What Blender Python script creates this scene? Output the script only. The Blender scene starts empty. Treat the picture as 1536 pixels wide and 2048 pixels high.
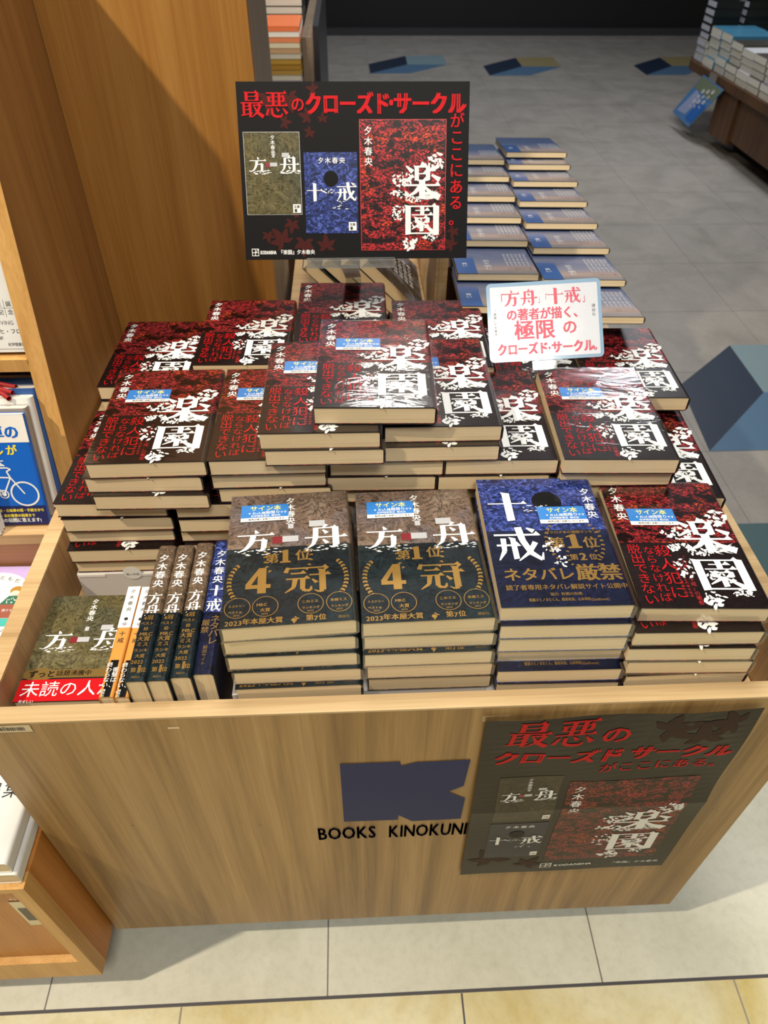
import bpy, math, random
from mathutils import Matrix, Vector
PI = math.pi
C = bpy.context.scene.collection
scene = bpy.context.scene

def R(d): return math.radians(d)
def lin(c):
    return c / 12.92 if c <= 0.04045 else ((c + 0.055) / 1.055) ** 2.4
def rgb(r, g, b, a=1.0): return (lin(r / 255), lin(g / 255), lin(b / 255), a)

# ------------------------------------------------------------------ camera
cam = bpy.data.cameras.new('camera')
cam.sensor_fit = 'VERTICAL'; cam.sensor_height = 36.0; cam.sensor_width = 27.0
cam.lens = 1417.9 / 2048 * 36
cam.clip_start = 0.02; cam.clip_end = 60
cam.dof.use_dof = True; cam.dof.focus_distance = 0.74; cam.dof.aperture_fstop = 9.0
cam_ob = bpy.data.objects.new('camera', cam); C.objects.link(cam_ob)
pitch, yaw, roll = R(43.0568), R(2.8892), R(-0.5724)
fwd = Vector((math.sin(yaw) * math.cos(pitch), math.cos(yaw) * math.cos(pitch), -math.sin(pitch)))
rt = Vector((math.cos(yaw), -math.sin(yaw), 0)); dn = fwd.cross(rt)
rt2 = rt * math.cos(roll) + dn * math.sin(roll); dn2 = dn * math.cos(roll) - rt * math.sin(roll)
m3 = Matrix((rt2, -dn2, -fwd)).transposed()
cam_ob.matrix_world = Matrix.Translation((0, 0, 1.35)) @ m3.to_4x4()
scene.camera = cam_ob

# ------------------------------------------------------------------ world, lights, exposure
scene.view_settings.view_transform = 'Standard'; scene.view_settings.look = 'None'
scene.view_settings.gamma = 1.0; scene.view_settings.use_curve_mapping = False
scene.view_settings.exposure = -0.2
w = bpy.data.worlds.new('shop_ambient'); scene.world = w; w.use_nodes = True
w.node_tree.nodes['Background'].inputs[0].default_value = (1.0, 0.95, 0.88, 1)
w.node_tree.nodes['Background'].inputs[1].default_value = 0.09

def area(name, loc, sx, sy, power, col=(1, 0.95, 0.87), target=None):
    l = bpy.data.lights.new(name, 'AREA'); l.shape = 'RECTANGLE'; l.size = sx; l.size_y = sy
    l.energy = power; l.color = col
    o = bpy.data.objects.new(name, l); C.objects.link(o); o.location = loc
    if target is not None:
        o.rotation_euler = (Vector(target) - Vector(loc)).to_track_quat('-Z', 'Y').to_euler()
    return o
area('ceiling_light_over_cart', (0.05, 1.0, 3.0), 0.6, 0.6, 42)
area('ceiling_light_behind_cart', (0.16, 2.95, 2.75), 0.30, 0.26, 20)
area('ceiling_light_front_aisle', (0.35, -0.80, 3.0), 0.9, 0.6, 56)
area('ceiling_light_back_aisle', (1.9, 4.3, 2.75), 0.6, 0.6, 50, (0.92, 0.95, 1.0))
area('ceiling_light_far', (0.6, 7.0, 2.75), 0.6, 0.6, 28, (0.9, 0.94, 1.0))
def spot(name, loc, target, power, size, radius, col=(1, 0.86, 0.66)):
    l = bpy.data.lights.new(name, 'SPOT'); l.energy = power; l.spot_size = R(size); l.spot_blend = 0.5
    l.shadow_soft_size = radius; l.color = col
    o = bpy.data.objects.new(name, l); C.objects.link(o); o.location = loc
    o.rotation_euler = (Vector(target) - Vector(loc)).to_track_quat('-Z', 'Y').to_euler()
spot('ceiling_spot_left_aisle', (-1.47, -0.10, 2.9), (0.0, 0.7, 0.7), 285, 80, 0.03)

# ------------------------------------------------------------------ materials
MATS = {}
def new_mat(name):
    m = bpy.data.materials.new(name); m.use_nodes = True
    nt = m.node_tree; return m, nt, nt.nodes['Principled BSDF']
def plain(name, col, rough=0.5, metal=0.0, coat=0.0, spec=0.5, alpha=None):
    if name in MATS: return MATS[name]
    m, nt, b = new_mat(name)
    b.inputs['Base Color'].default_value = col; b.inputs['Roughness'].default_value = rough
    b.inputs['Metallic'].default_value = metal; b.inputs['Coat Weight'].default_value = coat
    b.inputs['Specular IOR Level'].default_value = spec
    n = nt.nodes.new('ShaderNodeTexNoise'); n.inputs['Scale'].default_value = 60; n.inputs['Detail'].default_value = 3
    tc = nt.nodes.new('ShaderNodeTexCoord'); nt.links.new(tc.outputs['Object'], n.inputs['Vector'])
    mx = nt.nodes.new('ShaderNodeMix'); mx.data_type = 'RGBA'; mx.blend_type = 'MULTIPLY'
    mx.inputs['Factor'].default_value = 0.08; mx.inputs['A'].default_value = col
    nt.links.new(n.outputs['Fac'], mx.inputs['B']); nt.links.new(mx.outputs['Result'], b.inputs['Base Color'])
    MATS[name] = m; return m
def tex_base(nt, scale=(1, 1, 1)):
    tc = nt.nodes.new('ShaderNodeTexCoord'); mp = nt.nodes.new('ShaderNodeMapping')
    mp.inputs['Scale'].default_value = scale; nt.links.new(tc.outputs['Object'], mp.inputs['Vector']); return mp
def noise(nt, vec, scale, detail=4, rough=0.5, dist=0.0):
    n = nt.nodes.new('ShaderNodeTexNoise'); n.inputs['Scale'].default_value = scale; n.inputs['Detail'].default_value = detail
    n.inputs['Roughness'].default_value = rough; n.inputs['Distortion'].default_value = dist
    nt.links.new(vec.outputs[0], n.inputs['Vector']); return n
def ramp(nt, src, stops, interp='LINEAR'):
    r = nt.nodes.new('ShaderNodeValToRGB'); r.color_ramp.interpolation = interp
    e = r.color_ramp.elements
    while len(e) < len(stops): e.new(0.5)
    for k, (p, c) in enumerate(stops): e[k].position = p; e[k].color = c
    nt.links.new(src, r.inputs['Fac']); return r
def mix(nt, a, b, fac=1.0, mode='MULTIPLY'):
    mx = nt.nodes.new('ShaderNodeMix'); mx.data_type = 'RGBA'; mx.blend_type = mode
    if isinstance(fac, float): mx.inputs['Factor'].default_value = fac
    else: nt.links.new(fac, mx.inputs['Factor'])
    for s, k in ((a, 'A'), (b, 'B')):
        if isinstance(s, tuple): mx.inputs[k].default_value = s
        else: nt.links.new(s, mx.inputs[k])
    return mx.outputs['Result']
def wood(name, dark, mid, light, axis='z', rough=0.42, fine=1.0):
    if name in MATS: return MATS[name]
    m, nt, b = new_mat(name)
    sc = {'x': (1.2, 38, 38), 'y': (38, 1.2, 38), 'z': (38, 38, 1.2)}[axis]
    mp = tex_base(nt, sc); n1 = noise(nt, mp, 1.0 * fine, 6, 0.62, 0.35)
    sc2 = {'x': (0.5, 7, 7), 'y': (7, 0.5, 7), 'z': (7, 7, 0.5)}[axis]
    mp2 = tex_base(nt, sc2); n2 = noise(nt, mp2, 1.0, 3, 0.5, 0.6)
    sc3 = {'x': (6, 300, 300), 'y': (300, 6, 300), 'z': (300, 300, 6)}[axis]
    mp3 = tex_base(nt, sc3); n3 = noise(nt, mp3, 1.0, 2, 0.6)
    r1 = ramp(nt, n1.outputs['Fac'], [(0.3, dark), (0.5, mid), (0.72, light)])
    r2 = ramp(nt, n2.outputs['Fac'], [(0.35, (0.80, 0.77, 0.72, 1)), (0.65, (1, 1, 1, 1))])
    r3 = ramp(nt, n3.outputs['Fac'], [(0.35, (0.84, 0.80, 0.76, 1)), (0.6, (1, 1, 1, 1))])
    c = mix(nt, r1.outputs['Color'], r2.outputs['Color'], 0.8); c = mix(nt, c, r3.outputs['Color'], 0.7)
    nt.links.new(c, b.inputs['Base Color']); b.inputs['Roughness'].default_value = rough
    b.inputs['Specular IOR Level'].default_value = 0.35
    MATS[name] = m; return m

OAK = wood('oak_veneer', rgb(126, 97, 56), rgb(164, 131, 82), rgb(184, 152, 102), 'z')
OAKX = wood('oak_edge_band', rgb(176, 150, 110), rgb(196, 170, 128), rgb(206, 182, 142), 'x')
OAKY = wood('oak_edge_band_side', rgb(176, 146, 104), rgb(198, 170, 126), rgb(208, 182, 140), 'x')
OAKIN = wood('oak_inner', rgb(150, 118, 80), rgb(180, 146, 104), rgb(196, 162, 120), 'z')
OAKFL = wood('oak_tray_board', rgb(178, 146, 104), rgb(206, 172, 126), rgb(216, 184, 140), 'x')
MAPLE = wood('maple_panel', rgb(146, 98, 44), rgb(163, 115, 54), rgb(175, 128, 66), 'z', 0.45)
MAPLED = wood('maple_upright_shaded', rgb(136, 92, 46), rgb(153, 107, 55), rgb(165, 120, 66), 'z', 0.5)  # same maple as the panel, darkened so the upright's shade is in the colour
MAPLEL = wood('maple_edge', rgb(196, 150, 86), rgb(214, 168, 102), rgb(224, 180, 116), 'z', 0.45)
ORANGEW = wood('orange_cherry', rgb(176, 112, 50), rgb(194, 130, 62), rgb(206, 144, 76), 'z', 0.4)
BROWNW = wood('brown_tray_wood', rgb(140, 96, 66), rgb(158, 112, 80), rgb(168, 122, 90), 'x', 0.5)
DARKW = wood('dark_walnut', rgb(72, 48, 28), rgb(88, 60, 36), rgb(98, 68, 42), 'z', 0.5)
GREYW = wood('grey_taupe_edge', rgb(120, 104, 88), rgb(134, 118, 102), rgb(142, 128, 112), 'z', 0.5)

def pages_mat(name, a, b_, axis_scale=(6, 6, 2600)):
    if name in MATS: return MATS[name]
    m, nt, b = new_mat(name); mp = tex_base(nt, axis_scale); n = noise(nt, mp, 1.0, 2, 0.5)
    r = ramp(nt, n.outputs['Fac'], [(0.35, a), (0.6, b_)])
    nt.links.new(r.outputs['Color'], b.inputs['Base Color']); b.inputs['Roughness'].default_value = 0.85
    b.inputs['Specular IOR Level'].default_value = 0.1
    MATS[name] = m; return m
PAGES = pages_mat('cream_page_edges', rgb(208, 184, 144), rgb(228, 208, 170))
PAGESW = pages_mat('white_page_edges', rgb(196, 190, 178), rgb(222, 216, 204))

def foliage_mat(name, bright=1.0):
    m, nt, b = new_mat(name)
    mp = tex_base(nt, (1, 1.7, 1))
    n1 = noise(nt, mp, 300, 5, 0.62, 0.5)
    n2 = noise(nt, mp, 62, 4, 0.6, 0.6)
    n3 = noise(nt, mp, 22, 2, 0.5)
    k = bright
    r1 = ramp(nt, n1.outputs['Fac'], [(0.44, (0.005, 0.005, 0.007, 1)), (0.485, (0.06 * k, 0.003, 0.005, 1)),
                                     (0.54, (0.21 * k, 0.009, 0.014, 1)), (0.66, (0.46 * k, 0.045, 0.035, 1))])
    r1b = ramp(nt, n1.outputs['Fac'], [(0.43, (0.008, 0.006, 0.006, 1)), (0.50, (0.10 * k, 0.008, 0.004, 1)),
                                      (0.56, (0.36 * k, 0.03, 0.01, 1)), (0.68, (0.62 * k, 0.12, 0.03, 1))])
    f3 = ramp(nt, n3.outputs['Fac'], [(0.55, (0, 0, 0, 1)), (0.63, (1, 1, 1, 1))])
    c = mix(nt, r1.outputs['Color'], r1b.outputs['Color'], f3.outputs['Color'], 'MIX')
    f2 = ramp(nt, n2.outputs['Fac'], [(0.43, (0.03, 0.03, 0.04, 1)), (0.52, (1, 1, 1, 1))])
    c = mix(nt, c, f2.outputs['Color'], 1.0)
    nt.links.new(c, b.inputs['Base Color']); b.inputs['Roughness'].default_value = 0.36
    b.inputs['Specular IOR Level'].default_value = 0.2
    MATS[name] = m; return m
FOL = foliage_mat('red_maple_foliage_print'); FOLP = foliage_mat('red_maple_foliage_print_on_card', 1.5)

def rock_mat(name, cols, scale=26):
    m, nt, b = new_mat(name); mp = tex_base(nt, (1, 1, 1))
    n1 = noise(nt, mp, scale, 8, 0.6, 2.4); n2 = noise(nt, mp, 14, 3, 0.5, 0.5); n3 = noise(nt, mp, 150, 5, 0.7, 1.0)
    r0 = ramp(nt, n2.outputs['Fac'], [(0.3, cols[0]), (0.5, cols[1]), (0.7, cols[2])])
    r1 = ramp(nt, n1.outputs['Fac'], [(0.30, (0.04, 0.035, 0.03, 1)), (0.42, (0.6, 0.6, 0.6, 1)), (0.50, (1, 1, 1, 1)), (0.53, (0.05, 0.045, 0.04, 1)), (0.56, (0.9, 0.9, 0.9, 1)), (0.75, (1.2, 1.2, 1.2, 1))])
    r3 = ramp(nt, n3.outputs['Fac'], [(0.35, (0.4, 0.4, 0.4, 1)), (0.6, (1.1, 1.1, 1.1, 1))])
    c = mix(nt, r0.outputs['Color'], r1.outputs['Color'], 0.85); c = mix(nt, c, r3.outputs['Color'], 0.75)
    nt.links.new(c, b.inputs['Base Color']); b.inputs['Roughness'].default_value = 0.34; b.inputs['Specular IOR Level'].default_value = 0.2
    MATS[name] = m; return m
ROCK = rock_mat('brown_rock_print', [rgb(116, 108, 112), rgb(118, 98, 84), rgb(136, 120, 106)])
ROCKO = rock_mat('olive_rock_print', [rgb(84, 84, 66), rgb(104, 96, 62), rgb(118, 112, 84)], 36)
ROCKS = rock_mat('olive_brown_spine_print', [rgb(110, 96, 60), rgb(120, 100, 84), rgb(96, 84, 56)], 40)
NAVYT = rock_mat('dark_teal_band_print', [rgb(18, 26, 32), rgb(24, 36, 42), rgb(30, 44, 48)], 20)
NAVYB = rock_mat('navy_band_print', [rgb(14, 18, 40), rgb(20, 26, 58), rgb(18, 24, 48)], 20)
def water_mat(name):
    m, nt, b = new_mat(name); mp = tex_base(nt, (1, 1.3, 1)); n = noise(nt, mp, 95, 6, 0.65, 2.2)
    r = ramp(nt, n.outputs['Fac'], [(0.36, (0.006, 0.009, 0.03, 1)), (0.48, (0.012, 0.022, 0.10, 1)), (0.56, (0.035, 0.06, 0.27, 1)), (0.7, (0.14, 0.18, 0.5, 1))])
    nt.links.new(r.outputs['Color'], b.inputs['Base Color']); b.inputs['Roughness'].default_value = 0.34; b.inputs['Specular IOR Level'].default_value = 0.2
    MATS[name] = m; return m
WATER = water_mat('dark_blue_water_print')
ROCKP = rock_mat('dim_olive_poster_print', [rgb(52, 48, 38), rgb(66, 58, 40), rgb(74, 68, 52)], 36)  # dark poster ink, with the weaker light there also put into the colour
NAVYP = rock_mat('dim_navy_poster_print', [rgb(22, 28, 52), rgb(30, 36, 64), rgb(34, 40, 70)], 36)  # navy cover likewise: dark ink plus the poster's weaker light in its colour
BANDR = rock_mat('black_brown_band_print', [rgb(22, 14, 14), rgb(30, 18, 18), rgb(26, 16, 18)], 60)

def film_mat():
    m = bpy.data.materials.new('clear_shrink_film'); m.use_nodes = True; nt = m.node_tree
    nt.nodes.clear(); out = nt.nodes.new('ShaderNodeOutputMaterial'); tr = nt.nodes.new('ShaderNodeBsdfTransparent')
    gl = nt.nodes.new('ShaderNodeBsdfGlossy'); gl.inputs['Roughness'].default_value = 0.10
    mx = nt.nodes.new('ShaderNodeMixShader'); lw = nt.nodes.new('ShaderNodeLayerWeight'); lw.inputs['Blend'].default_value = 0.22
    mul = nt.nodes.new('ShaderNodeMath'); mul.operation = 'MULTIPLY_ADD'; mul.inputs[1].default_value = 0.14; mul.inputs[2].default_value = 0.014
    nt.links.new(lw.outputs['Fresnel'], mul.inputs[0]); nt.links.new(mul.outputs[0], mx.inputs[0])
    mp = tex_base(nt, (22, 60, 60)); n = noise(nt, mp, 1.0, 4, 0.6, 1.4)
    bp = nt.nodes.new('ShaderNodeBump'); bp.inputs['Strength'].default_value = 0.13; bp.inputs['Distance'].default_value = 0.003
    nt.links.new(n.outputs['Fac'], bp.inputs['Height']); nt.links.new(bp.outputs[0], gl.inputs['Normal'])
    nt.links.new(tr.outputs[0], mx.inputs[1]); nt.links.new(gl.outputs[0], mx.inputs[2]); nt.links.new(mx.outputs[0], out.inputs[0])
    return m
FILM = film_mat()
def clear_mat():
    m = bpy.data.materials.new('clear_acrylic'); m.use_nodes = True; nt = m.node_tree
    nt.nodes.clear(); out = nt.nodes.new('ShaderNodeOutputMaterial'); tr = nt.nodes.new('ShaderNodeBsdfTransparent'); tr.inputs[0].default_value = (0.88, 0.9, 0.9, 1)
    gl = nt.nodes.new('ShaderNodeBsdfGlossy'); gl.inputs['Roughness'].default_value = 0.05
    df = nt.nodes.new('ShaderNodeBsdfDiffuse'); df.inputs[0].default_value = (0.8, 0.82, 0.82, 1)
    m1 = nt.nodes.new('ShaderNodeMixShader'); m1.inputs[0].default_value = 0.18
    m2 = nt.nodes.new('ShaderNodeMixShader'); m2.inputs[0].default_value = 0.10
    nt.links.new(tr.outputs[0], m1.inputs[1]); nt.links.new(gl.outputs[0], m1.inputs[2])
    nt.links.new(m1.outputs[0], m2.inputs[1]); nt.links.new(df.outputs[0], m2.inputs[2]); nt.links.new(m2.outputs[0], out.inputs[0])
    return m
ACRYL = clear_mat()
WHITE = plain('white_ink', rgb(226, 228, 226), 0.5, 0, 0, .2); RED = plain('red_ink', rgb(186, 16, 24), 0.5, 0, 0, 0.12)
REDD = plain('dark_red_ink', rgb(178, 30, 34), 0.4); BLACK = plain('black_ink', rgb(12, 12, 13), 0.45, 0, 0, .12)
INK = plain('soft_black_ink', rgb(30, 30, 32), 0.5); GREYI = plain('grey_ink', rgb(110, 110, 110), 0.5)
GOLD = plain('gold_foil', rgb(156, 122, 60), 0.34, 0.6); GOLDD = plain('dark_gold_ink', rgb(122, 96, 44), 0.4, 0.3)
MAROON = plain('maroon_leaf_ink', rgb(62, 20, 17), 0.5, 0, 0, 0.12); SILVER = plain('silver_print', rgb(176, 178, 182), 0.35)
CRIMS = plain('crimson_print', rgb(120, 20, 34), 0.4); STBLUE = plain('sticker_blue', rgb(44, 120, 196), 0.4)
STYEL = plain('sticker_yellow', rgb(236, 226, 110), 0.4); PAPER = plain('white_paper', rgb(232, 230, 224), 0.55)
NAVYK = plain('navy_vinyl', rgb(22, 36, 86), 0.5, 0, 0, .2); PINKR = plain('pink_red_ink', rgb(190, 60, 84), 0.4)
CREAMP = plain('cream_label', rgb(214, 196, 160), 0.6); CHROME = plain('chrome', rgb(190, 188, 180), 0.25, 1.0)
BLKBOARD = plain('black_card', rgb(14, 13, 14), 0.5, 0, 0, 0.12)
CARTON = plain('white_carton', rgb(206, 202, 196), 0.6)
LAM = plain('pale_blue_laminate', rgb(128, 158, 184), 0.15, 0, 0.5); LAMW = plain('white_laminated_card', rgb(190, 194, 202), 0.2, 0, 0, .5)
ORG = plain('orange_print', rgb(206, 140, 62), 0.35); BLUEC = plain('bright_blue_print', rgb(14, 96, 196), 0.4)
NAVC = plain('navy_print', rgb(26, 30, 90), 0.4); YELC = plain('yellow_print', rgb(240, 220, 60), 0.4)

# ------------------------------------------------------------------ mesh helpers
class MB:
    def __init__(self): self.v = []; self.f = []; self.m = []; self.mats = []
    def mi(self, mat):
        if mat not in self.mats: self.mats.append(mat)
        return self.mats.index(mat)
    def add(self, vs, fs, mat):
        o = len(self.v); self.v += [tuple(p) for p in vs]; k = self.mi(mat)
        for f in fs: self.f.append(tuple(i + o for i in f)); self.m.append(k)
        return self
    def box(self, x0, x1, y0, y1, z0, z1, mat, fn=None):
        vs = [(x, y, z) for z in (z0, z1) for y in (y0, y1) for x in (x0, x1)]
        if fn: vs = [fn(*p) for p in vs]
        return self.add(vs, [(0, 2, 3, 1), (4, 5, 7, 6), (0, 1, 5, 4), (2, 6, 7, 3), (0, 4, 6, 2), (1, 3, 7, 5)], mat)
    def prism(self, prof, a0, a1, mat, fn):   # closed 2-D profile swept from a0 to a1; fn(p, q, a) -> xyz
        n = len(prof); vs = [fn(p, q, a0) for p, q in prof] + [fn(p, q, a1) for p, q in prof]
        fs = [(i, (i + 1) % n, n + (i + 1) % n, n + i) for i in range(n)] + [tuple(reversed(range(n))), tuple(range(n, 2 * n))]
        return self.add(vs, fs, mat)
    def art(self, art, fn):
        for i, (mat, vs, fs) in enumerate(art.items):   # a hair of height between prints that cross
            e = 8e-7 * (i % 120); self.add([fn(x, y, d + e) for x, y, d in vs], fs, mat)
        return self
    def mesh(self, name):
        me = bpy.data.meshes.new(name); me.from_pydata(self.v, [], self.f)
        for mt in self.mats: me.materials.append(mt)
        me.polygons.foreach_set('material_index', self.m); me.update(); return me
    def build(self, name, parent=None, bevel=0.0):
        return link(name, self.mesh(name), parent, bevel)
def link(name, me, parent=None, bevel=0.0):
    o = bpy.data.objects.new(name, me); C.objects.link(o)
    if parent is not None: o.parent = parent
    if bevel:
        b = o.modifiers.new('bevel', 'BEVEL'); b.width = bevel; b.segments = 2; b.limit_method = 'ANGLE'
    return o
def thing(name, label, cat, loc=(0, 0, 0), rot=(0, 0, 0), group=None):
    o = bpy.data.objects.new(name, None); C.objects.link(o); o.location = loc; o.rotation_euler = rot
    o.empty_display_size = 0.05
    return tag(o, label, cat, group)
def tag(o, label, cat, group=None):
    o['label'] = label; o['category'] = cat
    if group: o['group'] = group
    return o
def struct(o): o['kind'] = 'structure'; return o

# ------------------------------------------------------------------ flat printed art
GL = {}
def glyph(ch, bold):
    k = (ch, round(bold, 3))
    if k not in GL:
        c = bpy.data.curves.new('t', 'FONT'); c.body = ch; c.size = 1; c.resolution_u = 2; c.offset = bold
        o = bpy.data.objects.new('t', c); C.objects.link(o)
        me = bpy.data.meshes.new_from_object(o.evaluated_get(bpy.context.evaluated_depsgraph_get()))
        GL[k] = ([(v.co.x, v.co.y) for v in me.vertices], [tuple(p.vertices) for p in me.polygons])
        bpy.data.objects.remove(o); bpy.data.curves.remove(c); bpy.data.meshes.remove(me)
    return GL[k]
def H(a, b, y, t=4.6):
    t *= 1.12
    return [[(a, y - t / 2), (b, y - t / 2), (b, y + t / 2), (a, y + t / 2)], [(b - 12, y + t / 2), (b - 5, y + t / 2 + 8), (b + 3, y - t / 2)]]
def V(x, y0, y1, w_=11):
    w_ *= 1.3
    return [[(x - w_ / 2, y0), (x + w_ / 2, y0 + 2), (x + w_ / 2, y1), (x - w_ / 2 - 3, y1 + 4), (x - w_ / 2, y1 - 4)]]
def S(*pts, k=1.0):
    out = []
    for (x0, y0, w0), (x1, y1, w1) in zip(pts, pts[1:]):
        dx, dy = x1 - x0, y1 - y0; L = math.hypot(dx, dy) or 1; nx, ny = -dy / L, dx / L
        out.append([(x0 + nx * w0 / 2, y0 + ny * w0 / 2), (x0 - nx * w0 / 2, y0 - ny * w0 / 2), (x1 - nx * w1 / 2, y1 - ny * w1 / 2), (x1 + nx * w1 / 2, y1 + ny * w1 / 2)])
    return out
def SB(*pts): return S(*[(x, y, wd * 1.3) for x, y, wd in pts])
HAND = {
 '方': SB((48, 99, 3), (54, 84, 10)) + H(2, 98, 76) + SB((44, 76, 12), (40, 44, 11), (26, 16, 8), (6, 2, 2)) + H(42, 76, 52) + SB((74, 54, 12), (72, 14, 11), (64, 4, 6), (52, 10, 2)),
 '舟': SB((54, 99, 8), (44, 86, 3)) + H(26, 78, 85) + SB((27, 87, 10), (26, 44, 10), (20, 18, 7), (6, 2, 2)) + V(74, 10, 87, 12) + SB((74, 12, 12), (66, 2, 5), (58, 8, 2)) + H(0, 100, 46) + SB((44, 76, 4), (54, 62, 9)) + SB((44, 36, 4), (54, 20, 9)),
 '楽': SB((54, 99, 8), (45, 88, 3)) + V(35, 50, 88, 9) + V(66, 50, 88, 9) + H(35, 64, 88) + H(36, 64, 69, 3) + H(36, 64, 51, 3) + SB((6, 90, 3), (24, 74, 10)) + SB((2, 48, 3), (26, 64, 8)) + SB((94, 90, 9), (76, 76, 3)) + SB((76, 66, 4), (98, 52, 11)) + H(2, 98, 38) + V(50, 0, 50, 13) + SB((47, 37, 10), (30, 18, 7), (4, 4, 2)) + SB((54, 37, 3), (72, 18, 9), (98, 4, 14)),
 '園': V(9, 2, 93, 12) + V(90, 0, 93, 13) + H(9, 90, 92, 4) + H(9, 90, 7, 4) + H(30, 70, 79, 3) + V(50, 64, 90, 9) + H(20, 80, 65, 3) + V(34, 40, 56, 8) + V(66, 40, 56, 8) + H(34, 66, 55, 3) + H(34, 66, 41, 3) + SB((48, 40, 8), (20, 20, 2)) + V(48, 12, 38, 9) + SB((52, 38, 3), (80, 12, 10)) + SB((68, 34, 7), (56, 24, 3)),
 '十': H(2, 98, 60, 3) + V(52, 0, 97, 15),
 '戒': H(2, 98, 76) + SB((56, 99, 12), (60, 60, 11), (72, 24, 10), (92, 4, 6)) + SB((92, 4, 5), (97, 24, 2)) + SB((86, 54, 9), (70, 26, 7), (44, 2, 2)) + SB((74, 96, 3), (88, 86, 10)) + H(4, 52, 46) + SB((20, 66, 9), (18, 30, 8), (4, 4, 2)) + V(40, 6, 66, 9),
 '最': V(27, 64, 98, 10) + V(74, 64, 98, 10) + H(27, 74, 97) + H(27, 74, 82, 3) + H(27, 74, 67, 3) + H(2, 98, 57) + V(14, 12, 57, 8) + V(42, 0, 57, 9) + H(14, 42, 44, 3) + H(14, 42, 30, 3) + SB((2, 8, 4), (52, 17, 4)) + H(54, 86, 48) + SB((86, 50, 9), (76, 24, 8), (48, 0, 2)) + SB((58, 46, 3), (72, 20, 9), (99, 2, 12)),
 '悪': H(6, 94, 95) + V(37, 46, 95, 9) + V(63, 46, 95, 9) + H(16, 84, 80, 3) + H(16, 84, 62, 3) + V(18, 62, 80, 8) + V(82, 62, 80, 8) + H(2, 98, 46) + SB((16, 34, 6), (6, 8, 8)) + SB((30, 36, 8), (32, 10, 8), (48, 3, 8), (70, 4, 7), (76, 16, 3)) + SB((48, 38, 3), (60, 24, 9)) + SB((78, 36, 3), (96, 14, 11)),
 '冠': SB((8, 96, 6), (3, 76, 8)) + H(8, 94, 91) + SB((94, 92, 7), (84, 76, 3)) + H(14, 46, 72) + H(4, 54, 52) + SB((24, 52, 9), (20, 20, 7), (2, 2, 2)) + SB((40, 52, 9), (39, 12, 8), (48, 6, 7), (56, 8, 6), (58, 22, 2)) + H(54, 99, 64) + V(82, 4, 82, 11) + SB((82, 6, 10), (74, 0, 5), (64, 8, 2)) + SB((60, 48, 3), (70, 34, 8)),
}
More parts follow.
